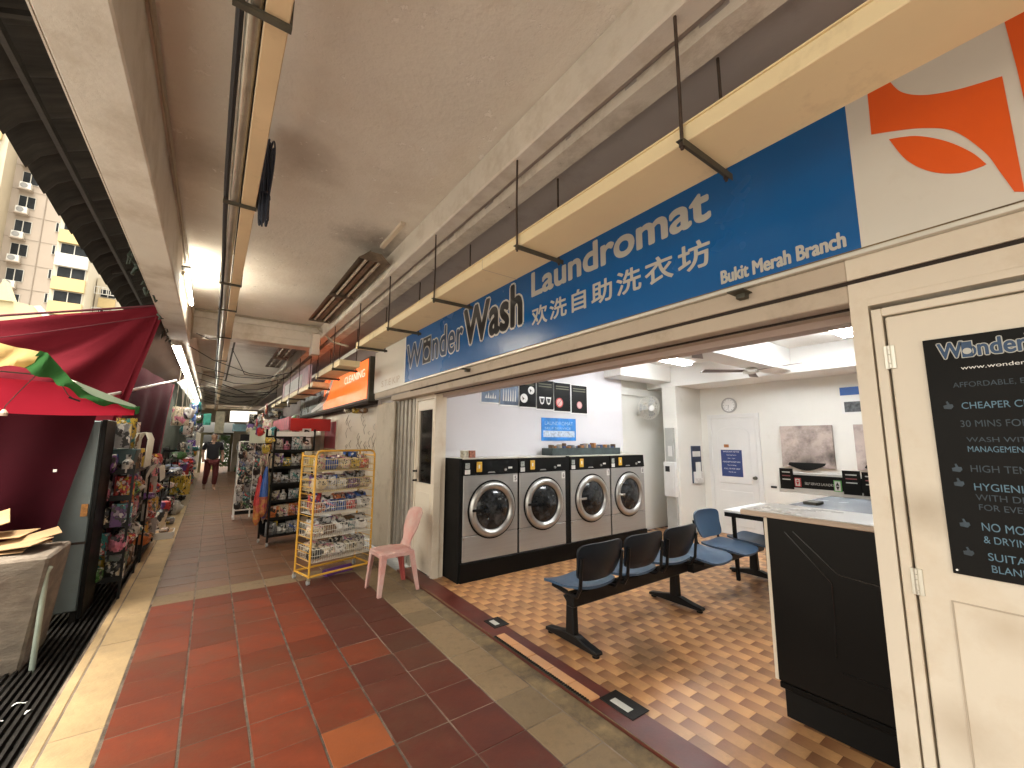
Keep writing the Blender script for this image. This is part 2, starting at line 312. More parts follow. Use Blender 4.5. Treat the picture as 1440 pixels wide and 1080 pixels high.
RX = Matrix(((0, 0, -1, 0), (-1, 0, 0, 0), (0, 1, 0, 0), (0, 0, 0, 1)))       # print on a face that looks to -X
RY = Matrix(((1, 0, 0, 0), (0, 0, -1, 0), (0, 1, 0, 0), (0, 0, 0, 1)))        # print on a face that looks to -Y
def text(body, org, rot, w, h, m, parent, off=0, ext=.0015, shear=0, space=1, name='lettering', res=6, bold=None):
    """lettering fitted to a w x h box whose lower left corner is org; bold thickens the strokes by that many metres"""
    if bold is None: bold = off*h*.55
    off = 0
    c = bpy.data.curves.new('lettering', 'FONT'); c.body = body; c.size = 1; c.offset = off; c.extrude = 0; c.shear = shear
    c.resolution_u = res; c.space_character = space; c.fill_mode = 'FRONT'
    o = bpy.data.objects.new('tmp', c); COL.objects.link(o)
    dg = bpy.context.evaluated_depsgraph_get(); me = bpy.data.meshes.new_from_object(o.evaluated_get(dg))
    bpy.data.objects.remove(o); bpy.data.curves.remove(c)
    xs = [v.co.x for v in me.vertices]; ys = [v.co.y for v in me.vertices]
    x0, x1, y0, y1 = min(xs), max(xs), min(ys), max(ys); sx = w/(x1-x0); sy = h/(y1-y0)
    R = rot
    P2 = [((v.co.x-x0)*sx, (v.co.y-y0)*sy) for v in me.vertices]; Fs = [tuple(p.vertices) for p in me.polygons]
    bpy.data.meshes.remove(me); b = MB(); R3 = R.to_3x3(); o_ = Vector(org)
    ring = [(0, 0)]+([(cos(a*pi/5)*bold, sin(a*pi/5)*bold) for a in range(10)] if bold > .0003 else [])
    for k, (dx, dy) in enumerate(ring):
        b.add([o_+(R3 @ Vector((p[0]+dx, p[1]+dy, ext+k*.00007))) for p in P2], Fs)
    m2 = bpy.data.meshes.new(name); m2.from_pydata(b.v, [], b.f); m2.materials.append(m)
    return link(name, m2, parent)

# ------------------------------------------------------------------ setting: ground and corridor floor
struct('ground', MB().box(-220, 220, -60, 240, -.30, -.25), M['asphalt'])
struct('roadway', MB().box(-60, -.86, -10, 60, -.24, -.06), M['asphalt'])
floor = struct('corridor_floor', MB().box(-.62, 1.865, -6, 34, -.25, -.0035), M['grout'])
MB().box(-.335, .90, .3, 5.2, -.0034, -.0018).build('old_grout', M['oldgrout'], floor)
rt = random.Random(3)
def tile_mesh(w, d, mname, j):
    b = MB(); g = .0042 if j else .0022; c = .002
    e_ = .0045 if j else .0056; b.cham(e_, w-e_, g, d-g, -.02, 0, c); me = b.mesh('tile'); me.materials.append(M[mname]); return me
XC = [-.01, .28, .576, .87, 1.165, 1.46]; DY = .2935; Y0 = 2.483-DY*7
tm = {(i, k): tile_mesh(XC[i+1]-XC[i], DY, k, i > 2) for i in range(5) for k in ('redtile', 'maroontile', 'orangetile', 'tantile', 'browntile')}
tmL = tile_mesh(.315, DY, 'redtile', 0); tmW = tile_mesh(.315, DY, 'browntile', 0); tmT = tile_mesh(.265, DY, 'tantile', 1); tmE = tile_mesh(.215, .6, 'palecement', 0); tmS = tile_mesh(.315, DY, 'tantile', 0)
ntile = 0
def put(me, x, y, z=0, par=floor, tilt=.004):
    global ntile
    o = link('tile', me, par); o.location = (x, y, z+rt.uniform(-.0008, .0008)); o.rotation_euler = (rt.uniform(-tilt, tilt), rt.uniform(-tilt, tilt), rt.uniform(-.003, .003)); ntile += 1; return o
row = 0; y = Y0
far = MB(); fart = MB(); rr = 0
while y < 33:
    strip = 5.13 < y+DY/2 < 5.45 or (y > 6 and int((y+DY/2-5.3)/DY) % 18 == 0)
    if y < 9.2:
        for i in range(5):
            k = 'tantile' if strip else ('orangetile' if (i == 2 and abs(y-2.19) < .1) else 'redtile')
            if k == 'redtile' and y > 5.3: k = 'browntile'
            if k == 'redtile' and (i == 4 or (i == 3 and row % 7 != 2)): k = 'maroontile'
            put(tm[(i, k)], XC[i], y)
        put(tmS if strip else (tmW if y > 5.3 else tmL), -.325, y)
        put(tmT, 1.46, y)
    else:
        for i in range(-1, 5):
            x0 = -.325 if i < 0 else XC[i]; x1 = XC[i+1] if i >= 0 else -.01
            (fart if strip else far).cham(x0+.005, x1-.005, y+.005, y+DY-.005, -.02, 0, .003)
        fart.cham(1.465, 1.72, y+.005, y+DY-.005, -.02, 0, .003)
    row += 1; y += DY
y = .2
while y < 33:
    if y < 12: put(tmE, -.545, y)
    else: fart.cham(-.54, -.33, y+.005, y+.595, -.02, 0, .003)
    y += .6
far.build('far_tiles', M['browntile'], floor, kind='stuff'); fart.build('far_pale_tiles', M['tantile'], floor, kind='stuff')
# cement gutter between the tan tiles and the shop threshold
b = MB()
yy = -1.5
while yy < 33:
    b.cham(1.73, 1.862, yy, yy+.885 if yy < 12 else yy+2, -.02, rt.uniform(-.001, .002), .004); yy += .89 if yy < 12 else 2.01
b.build('cement_strip', M['cement'], floor)
near = MB().box(-.545, 1.46, -6, Y0-.005, -.003, -.001); near.build('worn_floor_behind', M['redtile'], floor)
# drain with its grating
dr = struct('drain_channel', MB().box(-1.02, -.585, -3, 20, -.24, -.19).box(-1.05, -1.02, -3, 20, -.24, -.01).box(-.61, -.585, -3, 20, -.19, -.01), M['void'])
for k in range(11):
    MB().box(-1.0+k*.037, -.984+k*.037, 1.6, 8.0, -.045, -.008).build('grating_bar', M['iron'], dr)
b = MB()
for k in range(12): b.box(-1.02, -.61, 1.7+k*.55, 1.715+k*.55, -.06, -.046)
b.build('cross_bar', M['iron'], dr)
struct('kerb', MB().cham(-.605, -.548, -6, 34, -.25, .001, .006), M['palecement'])

# ------------------------------------------------------------------ shop threshold and floor
th = struct('threshold', MB().box(1.868, 2.06, -.5, 4.88, -.2, .012), M['redband'])
MB().cham(1.872, 1.90, 2.83, 4.6, .0125, .0175, .002).build('worn_edge', M['redband'], th)
b = MB().box(1.866, 1.885, 1.84, 2.83, .0125, .020); b.build('insert_rail', M['bracket'], th)
b = MB()
for k in range(48): b.box(1.866, 1.884, 1.85+k*.0203, 1.861+k*.0203, .0205, .026)
b.build('comb_strip', M['iron'], th)
for k in range(5): MB().cham(1.889, 1.965, 1.845+k*.197, 2.036+k*.197, .0125, .022, .002).build('peach_tile', M['peach'], th)
MB().box(1.866, 1.870, -.5, 4.86, .0125, .016).build('edge_cement', M['cement'], th)
def closer(y, l, w):
    t = thing('floor_closer', l, 'floor closer', (2.03, y, .012), 'floor closers in the red threshold')
    MB().cham(1.955, 2.10, y-w/2, y+w/2, .013, .017, .002).build('cover_plate', M['iron'], t)
    MB().cham(1.985, 2.03, y-w*.27, y+w*.27, .0175, .020, .001).build('worn_label', M['silver'], t)
closer(3.03, 'small dark floor closer plate with a pale label, the farther one in the red threshold', .17)
closer(1.72, 'dark floor closer plate with a pale label beside the near end of the peach tiles', .24)
sf = struct('shop_floor', MB().box(2.062, 7.2, -2.2, 4.75, -.2, -.004), M['groove'])
TW, TL = .0877, .1975
def ptile(tint):
    g = .0006; v = [(g, g, -.004), (TW-g, g, -.004), (TW-g, TL-g, -.004), (g, TL-g, -.004), (g, g, .002), (TW-g, g, .002), (TW-g, TL-g, .002), (g, TL-g, .002)]
    me = bpy.data.meshes.new('tile'); me.from_pydata(v, [], [(4, 5, 6, 7), (0, 1, 5, 4), (1, 2, 6, 5), (2, 3, 7, 6), (3, 0, 4, 7)])
    at = me.attributes.new('tint', 'FLOAT', 'FACE'); at.data.foreach_set('value', [tint]*5)
    ul = me.uv_layers.new(name='UVMap')
    for lp in me.loops: p = me.vertices[lp.vertex_index].co; ul.data[lp.index].uv = (p.x/TW, p.y/TL)
    me.materials.append(M['parquet']); return me
pt = ptile(0); cells = []
for i in range(int((7.0-2.065)/TW)+1):
    off = (i % 2)*TL/2
    for j in range(-8, 25):
        x0 = 2.0645+i*TW; y0 = 1.257-TL/2+off-TL*1+j*TL
        if y0+TL > 4.68 or y0 < -1.5: continue
        cells.append((x0, y0))
def vis(c):
    x, y_ = c[0]+.04, c[1]+.1
    rgt = y_ > .45*x-.09 and (y_ > 1.16 or x < 2.6)
    return (0 if rgt else 1, x*x+y_*y_)
cells.sort(key=vis)
for (x0, y0) in cells[:290]:
    o = link('tile', pt, sf); o.location = (x0, y0, 0); o.rotation_euler = (rt.uniform(-.003, .003), rt.uniform(-.003, .003), 0)
V = []; F = []; T_ = []; U = []
for (x0, y0) in cells[290:]:
    n = len(V); x1 = min(x0+TW, 7.0)
    V += [(x0+.0006, y0+.0006, .002), (x1-.0006, y0+.0006, .002), (x1-.0006, y0+TL-.0006, .002), (x0+.0006, y0+TL-.0006, .002)]
    F.append((n, n+1, n+2, n+3)); T_.append(rt.random()); U += [(0, 0), (1, 0), (1, 1), (0, 1)]
me = bpy.data.meshes.new('farther_tiles'); me.from_pydata(V, [], F); at = me.attributes.new('tint', 'FLOAT', 'FACE'); at.data.foreach_set('value', T_)
ul = me.uv_layers.new(name='UVMap')
for i, q in enumerate(U): ul.data[i].uv = q
me.materials.append(M['parquet']); link('farther_tiles', me, sf, kind='stuff')

# ------------------------------------------------------------------ corridor ceiling and beams
ceil_ = struct('ceiling', MB().box(-.6, 2.6, -7, 34, 3.36, 3.5), M['ceiling'])
struct('outer_beam', MB().box(-.585, -.372, -7, 34, 2.87, 3.358), M['beam'], bevel=.008)
b = MB()
b.box(-.592, -.5855, -7, 34, 2.872, 2.9).box(-.372, -.35, -7, 34, 3.29, 3.34)
struct('outer_beam_moulding', b, M['beam'])
ob = struct('facade_beam', MB().box(1.30, 1.42, -7, 34, 3.135, 3.358), M['beam'], bevel=.01)
# broken, peeling strip under the beam
rp = random.Random(5)
b = MB(); y = -6.9; n = []
while y < 34: n.append(y); y += .05 if y < 9 else .6
def jag(i): return .012*mnoise.noise(Vector((n[i]*5, 0, 0)))+.006*mnoise.noise(Vector((n[i]*19, 3, 0)))
for i in range(len(n)-1):
    pts = []
    for k in (i, i+1):
        d = jag(k)*1.1; pts.append([(1.455+d*.4, n[k], 3.16), (1.455+d*.4, n[k], 3.095+d), (1.57+d, n[k], 3.09+d), (1.57+d, n[k], 3.16)])
    b.add(pts[0]+pts[1], [(0, 1, 5, 4), (1, 2, 6, 5), (2, 3, 7, 6)])
struct('peeling_strip', b, M['peel'])
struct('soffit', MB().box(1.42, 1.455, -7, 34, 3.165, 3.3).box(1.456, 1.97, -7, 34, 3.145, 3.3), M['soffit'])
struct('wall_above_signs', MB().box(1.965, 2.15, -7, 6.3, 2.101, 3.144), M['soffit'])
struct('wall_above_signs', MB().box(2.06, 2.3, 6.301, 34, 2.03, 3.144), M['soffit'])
for (y0, zb) in ((7.35, 3.005), (14.2, 2.97), (21.5, 2.97), (28.5, 2.97), (-3.6, 3.0)):
    cb = struct('cross_beam', MB().box(-.371, 1.299, y0, y0+.32, zb, 3.357), M['beam'], bevel=.01)
    MB().box(-.371, 1.299, y0-.03, y0-.001, 3.25, 3.33).build('ledge', M['beam'], cb)
    MB().box(-.371, 1.299, y0-.016, y0-.001, zb+.10, zb+.17).build('ledge', M['beam'], cb)
cb = struct('beam_haunch', MB().box(1.18, 1.299, 7.15, 7.349, 2.86, 3.2), M['beam'], bevel=.006)
# pipe along the cross beam
t = tag(MB().tube([(-.36, 7.27, 3.345), (1.0, 7.27, 3.342), (1.25, 7.25, 3.33), (1.29, 7.1, 3.25), (1.4, 6.7, 3.0), (1.55, 6.4, 2.9)], .016).build('conduit_pipe', M['cablew'], smooth=True), 'thin pale conduit running across the top of the first cross beam', 'conduit')

# ------------------------------------------------------------------ shop room
w = MB().box(2.1515, 5.42, 4.45, 4.6, 0, 2.9); struct('machine_wall', w, M['shopwall'])
struct('side_wall', MB().box(5.421, 7.2, 4.6, 4.8, 0, 2.9), M['shopwall2'])
struct('back_wall', MB().box(7.0, 7.2, -2.4, 4.6, 0, 2.9), M['shopwall2'])
struct('near_wall', MB().box(2.152, 7.0, -2.4, -2.2, 0, 2.9), M['shopwall2'])
struct('shop_ceiling', MB().box(2.15, 7.2, -2.4, 4.8, 2.76, 2.95), M['shopceil'])
struct('shop_beam', MB().box(6.3, 6.999, -2.2, 4.599, 2.42, 2.76), M['shopceil'], bevel=.006)
struct('shop_beam', MB().box(2.16, 6.299, 2.28, 2.58, 2.45, 2.76), M['shopceil'], bevel=.006)
struct('shop_beam', MB().box(5.0, 6.299, 4.1, 4.449, 2.5, 2.76), M['shopceil'], bevel=.006)
struct('pier', MB().box(6.25, 6.999, 4.0, 4.26, 0, 2.42), M['shopwall2'], bevel=.006)
struct('side_conduit', MB().box(5.43, 5.46, 4.57, 4.599, 1.3, 2.5).box(5.43, 6.24, 4.55, 4.57, 2.28, 2.31), M['shopwall2'])

# ------------------------------------------------------------------ facade: lintel, right wall
lin = struct('lintel', MB().box(1.951, 2.151, .49, 5.55, 2.031, 2.10), M['lintel'], bevel=.004)
MB().box(1.951, 1.9645, .49, 6.28, 2.118, 2.2).build('fascia_board', M['lintel'], lin, bevel=.003)
MB().box(1.960, 1.9645, -3, 4.9, 2.1, 2.119).build('shadow_gap', M['groove'], lin)
MB().box(1.93, 1.9645, -3, 5.07, 2.201, 2.222).build('aluminium_sill', M['alu'], lin, bevel=.003)
MB().box(1.935, 1.950, -3, 5.07, 2.222, 2.228).build('drip_edge', M['cement'], lin)
MB().box(2.152, 2.25, .49, 4.44, 2.0, 2.76).build('inner_header', M['pinkish'], lin)
MB().box(2.03, 2.045, .49, 4.35, 2.022, 2.0295).build('shutter_groove', M['groove'], lin)
struct('right_wall', MB().box(1.951, 2.151, .4365, .49, 0, 2.03).box(1.951, 2.151, -7, -.62, 0, 2.03).box(1.953, 2.151, -.62, .4365, 2.004, 2.03).box(1.951, 1.9645, -7, .489, 2.118, 2.2).box(1.951, 2.151, -7, .489, 2.03, 2.10), M['cream'])
dr_ = thing('panel_door', 'cream panelled side door with a black poster on it, right of the laundry opening', 'door', (1.96, -.1, 0))
MB().box(1.949, 2.05, .400, .430, .0, 1.985).box(1.949, 2.05, -.62, .400, 1.955, 1.985).build('frame', M['creamd'], dr_, bevel=.003)
MB().box(1.9475, 1.99, -.58, .392, .01, 1.948).build('leaf', M['creamd'], dr_, bevel=.004)
MB().box(2.0, 2.03, -.62, .432, 0, 1.99).build('rebate', M['groove'], dr_)
pn = MB(); pn.box(1.945, 1.948, -.44, .312, .18, 1.0)
pn.build('lower_panel', M['creamd'], dr_, bevel=.0012)
b = MB()
for (a0, a1, c0, c1) in ((.312, .316, .176, 1.004), (-.444, -.44, .176, 1.004)): b.box(1.9438, 1.9474, a0, a1, c0, c1)
b.box(1.9438, 1.9474, -.44, .312, 1.0003, 1.004).box(1.9438, 1.9474, -.44, .312, .176, .1797)
b.build('panel_moulding', M['lintel'], dr_)
for z in (1.80, 1.04, .25):
    h = MB().box(1.9415, 1.9472, .375, .405, z-.042, z+.042).build('hinge', M['alu'], dr_, bevel=.001)
    k = MB()
    for q in range(5): k.tube([(1.938, .391, z-.040+q*.0165), (1.938, .391, z-.0255+q*.0165)], .0052, 8)
    k.build('knuckle', M['alu'], h, smooth=True)
po = thing('door_poster', 'black laundry service poster with blue lettering on the cream door', 'poster', (1.945, 0, 1.1))
MB().box(1.9395, 1.9440, -.12, .302, 1.09, 1.842).build('sheet', M['blackm'], po, bevel=.0008)
MB().lathe((1.9393, .292, 1.102), (-1, 0, 0), [(.005, 0), (.003, .003)], 10).build('pin', M['chrome'], po)
PT = mat('poster_lettering', (.10, .20, .28), .5, var=.25, scale=30); PD = mat('poster_lettering_faded', (.030, .050, .070), .5, var=.4, scale=30)
PX = 1.9392
def ptx(s_, y, z, w_, h_, m_=PT, off=.02): text(s_, (PX, y, z), RX, w_, h_, m_, po, off=off, ext=.0006)
text('WonderWash', (PX, .268, 1.772), RX, .31, .050, M['silver'], po, ext=.0004, bold=.0042)
text('WonderWash', (PX-.0012, .268, 1.772), RX, .31, .050, M['navy'], po, ext=.0006, bold=.0015)
MB().box(PX-.0025, PX-.0014, .189, .2165, 1.768, 1.822).build('washer_icon', M['silver'], po)
MB().box(PX-.0032, PX-.0026, .1912, .2143, 1.770, 1.8195).build('washer_icon', M['navy'], po)
MB().lathe((PX-.0033, .2027, 1.789), (-1, 0, 0), [(.010, 0), (.010, .0005)], 16).build('washer_icon_door', M['silver'], po)
ptx('www.wonderwash.com.sg', .222, 1.727, .25, .016, M['white'])
for s_, y_, z_, w_, h_, m_ in (('AFFORDABLE, EASY & FASTER', .245, 1.672, 0.280, 0.019, PD), ('CHEAPER CLEANING', .232, 1.605, 0.224, 0.021, PT), ('30 MINS FOR WASHING', .240, 1.548, 0.258, 0.021, PD),
        ('WASH WITH QUALITY', .232, 1.498, 0.246, 0.018, PD), ('MANAGEMENT', .232, 1.470, 0.123, 0.018, PT), ('HIGH TEMPERATURE', .232, 1.408, 0.235, 0.021, PD),
        ('HYGIENIC & SAFE', .230, 1.352, 0.202, 0.022, PT), ('WITH DISINFECTION', .230, 1.322, 0.235, 0.019, PD), ('FOR EVERY DRUM', .226, 1.293, 0.185, 0.018, PD),
        ('NO MORE HANGING', .226, 1.232, 0.235, 0.024, PT), ('& DRYING', .226, 1.196, 0.101, 0.021, PT), ('SUITABLE FOR', .222, 1.146, 0.179, 0.022, PT), ('BLANKETS', .218, 1.112, 0.112, 0.021, PT)):
    ptx(s_, y_, z_, w_, h_, m_)
for z in (1.61, 1.41, 1.365, 1.24, 1.155):
    MB().prism([(PX, .272, z-.002), (PX, .256, z-.004), (PX, .250, z+.004), (PX, .252, z+.012), (PX, .258, z+.012), (PX, .262, z+.022), (PX, .266, z+.021), (PX, .264, z+.011), (PX, .273, z+.008)], (-.0012, 0, 0)).build('thumb_mark', PD, po)

# left part of the facade: narrow door, shutter, pillar
nd = thing('narrow_door', 'narrow cream shop door with a tall dark glass pane beside the washing machines', 'door', (2.06, 4.65, 0))
MB().box(2.052, 2.14, 4.35, 4.395, 0, 2.03).box(2.052, 2.14, 4.885, 4.93, 0, 2.03).box(2.052, 2.14, 4.395, 4.885, 1.985, 2.03).build('frame', M['cream'], nd, bevel=.003)
MB().box(2.062, 2.10, 4.403, 4.878, .02, 1.0).box(2.062, 2.10, 4.403, 4.452, 1.0, 1.975).box(2.062, 2.10, 4.832, 4.878, 1.0, 1.975).box(2.062, 2.10, 4.452, 4.832, 1.86, 1.975).build('leaf', M['creamd'], nd, bevel=.002)
MB().box(2.082, 2.092, 4.452, 4.832, 1.0, 1.86).build('pane', mat('tinted_pane', (.012, .010, .009), .12, spec=.6, var=.2), nd)
MB().box(2.056, 2.0618, 4.46, 4.82, .14, .9).build('lower_panel', M['creamd'], nd, bevel=.002)
for z in (1.02, 1.13): MB().lathe((2.061, 4.855, z), (-1, 0, 0), [(.016, 0), (.016, .006), (.009, .01), (.012, .045), (.004, .05)], 14).build('knob', M['blackm'], nd, smooth=True)
struct('jamb_block', MB().box(2.141, 2.2, 4.37, 4.449, 0, 2.03), M['cream'])
sh = thing('folded_shutter', 'grey folded metal shutter stacked beside the narrow door', 'shutter', (2.05, 5.2, 0))
for k in range(9):
    y = 4.94+k*.068; x = 2.04 + (.035 if k % 2 else 0)
    MB().box(x, x+.09, y, y+.062, 0, 2.03).build('leaf', M['shutter'], sh, bevel=.008)
pl = struct('pillar', MB().box(1.99, 2.35, 5.56, 6.28, 0, 2.03), M['pier'], bevel=.03, seg=3)
MB().tube([(2.0, 5.53, 0), (2.0, 5.53, 2.03)], .022, 10).build('drain_pipe', M['pier'], pl, smooth=True)
fb = struct('cream_fascia', MB().box(1.94, 1.964, 5.085, 6.3, 2.201, 2.82), M['signcream'])
text('S.T.E KIP', (1.9395, 5.95, 2.26), RX, .72, .09, M['lintel'], fb, ext=.0008)
struct('facade_wall', MB().box(2.08, 2.35, 6.281, 10.2, 0, 2.07), M['cream'])
struct('facade_wall', MB().box(2.0, 2.35, 10.2, 34, 0, 2.07), M['pier'])

# ------------------------------------------------------------------ signs
sg = thing('shop_sign', 'long blue laundromat sign with silver and black lettering over the shop opening', 'shop sign', (1.95, 2.7, 2.23))
MB().box(1.938, 1.9645, .432, 5.045, 2.229, 2.86).build('panel', M['blue'], sg)
MB().box(1.936, 1.9645, 5.0455, 5.08, 2.225, 2.86).build('edge_strip', M['white'], sg)
SX = 1.9365
def stx(s_, y, z, w_, h_, m_, off=0, lay=0, **k): text(s_, (SX-lay*.0012, y, z), RX, w_, h_, m_, sg, off=off, ext=.001, **k)
def outl(s_, y, z, w_, h_, m_, o1=.03, o2=.01, sp=1.12):
    stx(s_, y, z, w_, h_, M['label'], bold=o1, space=sp); stx(s_, y, z, w_, h_, m_, 0, 1.2, bold=o2, space=sp)
outl('W', 4.99, 2.395, .47, .29, M['navy'], .022, .006)
outl('nder', 4.225, 2.40, .69, .32, M['navy'], .021, .006)
outl('W', 3.50, 2.425, .45, .34, M['ink'], .032, .015)
outl('ash', 3.035, 2.43, .47, .345, M['ink'], .031, .015, 1.05)
ic = MB().prism([(SX-.0005, 4.50, 2.375), (SX-.0005, 4.27, 2.375), (SX-.0005, 4.27, 2.70), (SX-.0005, 4.50, 2.70)], (-.001, 0, 0)); ic.build('washer_icon', M['silver'], sg)
MB().box(SX-.0026, SX-.0016, 4.282, 4.488, 2.387, 2.688).build('washer_icon', M['ink'], sg)
MB().lathe((SX-.0028, 4.385, 2.50), (-1, 0, 0), [(.085, 0), (.085, .001)], 28).build('washer_icon_door', M['silver'], sg)
MB().lathe((SX-.0042, 4.385, 2.50), (-1, 0, 0), [(.066, 0), (.066, .001)], 28).build('washer_icon_door', M['navy'], sg)
MB().box(SX-.0045, SX-.0028, 4.41, 4.465, 2.635, 2.66).box(SX-.0045, SX-.0028, 4.30, 4.355, 2.635, 2.66).build('washer_icon_button', M['silver'], sg)
stx('Laundromat', 2.43, 2.612, 1.43, .185, M['silver'], bold=.0085)
stx('欢洗自助洗衣坊', 2.43, 2.372, 1.42, .145, M['silver'], bold=.0035, space=1.22, name='chinese_lettering')
stx('Bukit Merah Branch', .962, 2.252, .485, .062, M['silver'], bold=.003)
s2 = thing('shop_sign', 'cream sign with an orange-red logo, right of the blue laundromat sign', 'shop sign', (1.95, -.3, 2.23))
MB().box(1.938, 1.9645, -2.6, .4315, 2.229, 2.86).build('panel', M['signcream'], s2)
def crv(pts, n=6):
    out = []; m_ = len(pts)
    for i in range(m_-1):
        p0 = pts[max(i-1, 0)]; p1 = pts[i]; p2 = pts[i+1]; p3 = pts[min(i+2, m_-1)]
        for k in range(n):
            t_ = k/n; out.append(tuple(.5*((2*p1[a])+(-p0[a]+p2[a])*t_+(2*p0[a]-5*p1[a]+4*p2[a]-p3[a])*t_*t_+(-p0[a]+3*p1[a]-3*p2[a]+p3[a])*t_**3) for a in (0, 1)))
    out.append(pts[-1]); return out
up = crv([(.298, 2.835), (.27, 2.765), (.217, 2.712), (.14, 2.674), (.042, 2.648)]); arc = crv([(.057, 2.262), (.078, 2.34), (.103, 2.425), (.16, 2.535), (.229, 2.592), (.30, 2.628), (.364, 2.655)])
MB().prism([(1.937, a, c) for a, c in up+[(.038, 2.252)]+arc+[(.36, 2.85)]], (-.002, 0, 0)).build('logo_wing', M['signorange'], s2)
lf = crv([(.318, 2.606), (.25, 2.575), (.184, 2.515), (.13, 2.44), (.102, 2.38)])+crv([(.102, 2.378), (.16, 2.382), (.225, 2.424), (.28, 2.50), (.318, 2.606)])[1:-1]
MB().prism([(1.937, a, c) for a, c in lf], (-.002, 0, 0)).build('logo_leaf', M['signorange'], s2)
MB().prism([(1.937, a, c) for a, c in [(.02, 2.84), (.012, 2.65), (.002, 2.25)]+[(-.34, 2.25), (-.42, 2.5), (-.40, 2.84)]], (-.002, 0, 0)).build('logo_wing', M['signorange'], s2)
s3 = thing('shop_sign', 'orange lightbox sign of the next shop, beyond the cream pillar', 'shop sign', (1.95, 8.5, 2.1))
ORG = mat('lit_orange_panel', (.80, .13, .02), .35, var=.12, emit=.32)
MB().box(1.90, 2.055, 6.42, 12.6, 2.10, 2.80).build('box', M['bracket'], s3, bevel=.006)
MB().box(1.893, 1.8995, 6.50, 9.6, 2.14, 2.77).build('panel', ORG, s3)
MB().box(1.893, 1.8995, 9.605, 12.5, 2.14, 2.77).build('panel', mat('grey_green_picture', (.22, .26, .25), .3, var=.9, scale=3), s3)
pts = crv([(9.0, 2.77), (8.9, 2.72), (8.75, 2.6), (8.8, 2.35), (9.0, 2.2)])
MB().prism([(1.892, a, c) for a, c in crv([(8.9, 2.77), (9.3, 2.55), (9.8, 2.35), (10.9, 2.20)])+crv([(10.9, 2.14), (9.6, 2.25), (9.05, 2.5), (8.7, 2.77)])], (-.001, 0, 0)).build('white_swoosh', M['white'], s3)
text('CLEANING', (1.8915, 7.9, 2.50), RX, 1.25, .13, mat('pale_pink_lettering', (.85, .6, .5), .5, emit=.3), s3, off=.01, ext=.0006)
MB().box(1.905, 2.05, 6.44, 12.6, 2.06, 2.0995).build('under_tray', M['groove'], s3)
s4 = thing('shop_sign', 'pink and white sign high above the orange lightbox, behind the cable tray', 'shop sign', (1.6, 11, 2.6))
MB().box(1.55, 1.62, 9.6, 13.6, 2.62, 3.1).build('panel', mat('pink_white_picture', (.45, .33, .33), .4, var=.6, scale=2.5, emit=.08), s4)
MB().box(1.54, 1.5495, 10.3, 13.0, 2.70, 2.98).build('lettering_band', M['white'], s4)

# ------------------------------------------------------------------ cable tray over the signs
def tray(y0, y1, ys, lab, z0=2.605, z1=2.672, x0=1.34, x1=1.62):
    t = thing('cable_tray', lab, 'cable tray', (1.48, (y0+y1)/2, z0), 'cream cable trays hung along the facade')
    MB().box(x0, x1, y0, y1, z0, z1).build('trunking', M['tray'], t, bevel=.004)
    MB().box(x0-.004, x1+.004, y0, y1, z1+.0005, z1+.006).build('cover', M['tray'], t)
    yj = y0+.9
    while yj < y1:
        MB().box(x0-.0015, x1+.0015, yj, yj+.0025, z0-.0015, z1).build('joint', M['lintel'], t); yj += 2.4
    for y in ys:
        MB().box(x0-.03, x1+.05, y-.015, y+.015, z0-.004, z0-.0015).box(x0-.03, x1+.05, y-.015, y-.012, z0-.03, z0-.004).build('bracket', M['bracket'], t)
        for x in (x0-.014, x1+.025):
            r_ = MB().tube([(x, y, z0-.035), (x+rp.uniform(-.004, .004), y, (z0+3.1)/2), (x, y, 3.145)], .0065, 6).build('hanger_rod', M['rod'], t)
            MB().lathe((x, y, z0-.024), (0, 0, 1), [(.011, 0), (.011, .012)], 6).build('nut', M['rod'], r_)
tray(-3.5, 5.15, (-1.3, -.3, .77, 1.80, 2.90, 3.95, 4.98), 'long cream cable tray hung on dark rods in front of the blue laundromat sign')
tray(5.95, 7.6, (6.25, 7.3), 'short lower cream cable tray with a flat front end, past the long tray', 2.52, 2.60)
tray(7.8, 14, (8.0, 9.2, 10.4, 11.6, 12.8), 'far cable tray on dark brackets above the orange lightbox sign', 2.42, 2.50)
for y in (.87, 3.42):
    t = thing('sign_hook', 'small dark steel bracket under the %s end of the blue sign' % ('right' if y < 1 else 'left'), 'bracket', (1.93, y, 2.16), 'small brackets under the blue sign')
    MB().box(1.86, 1.95, y-.035, y+.035, 2.172, 2.178).build('arm', M['bracket'], t); MB().box(1.91, 1.95, y-.02, y+.02, 2.15, 2.1715).build('clamp', M['bracket'], t)

# ------------------------------------------------------------------ trunking, pipes and cables along the ceiling
t = thing('ceiling_trunking', 'slim peach-cream trunking running down the middle of the corridor ceiling', 'trunking', (.06, 5, 2.85))
MB().box(.026, .096, -3, 26, 2.85, 2.92).build('trunking', M['trunk'], t, bevel=.003)
for y in (1.40, 2.73, 4.25, 5.15, 6.6, 8.6, 10.8, 13):
    MB().box(-.06, .104, y-.012, y+.012, 2.835, 2.8485).box(.098, .104, y-.012, y+.012, 2.8485, 2.93).build('strap', M['bracket'], t)
    MB().tube([(.101, y, 2.93), (.101, y, 3.36)], .004, 6).tube([(-.055, y, 2.848), (-.055, y, 3.36)], .004, 6).build('hanger_rod', M['rod'], t)
tag(MB().tube([(-.005, -3, 2.875)]+[(-.005+.004*sin(y*1.3), y, 2.875) for y in range(-2, 26)], .023, 12).build('metal_pipe', M['galv'], smooth=True), 'shiny galvanised pipe strapped beside the peach-cream ceiling trunking', 'pipe')
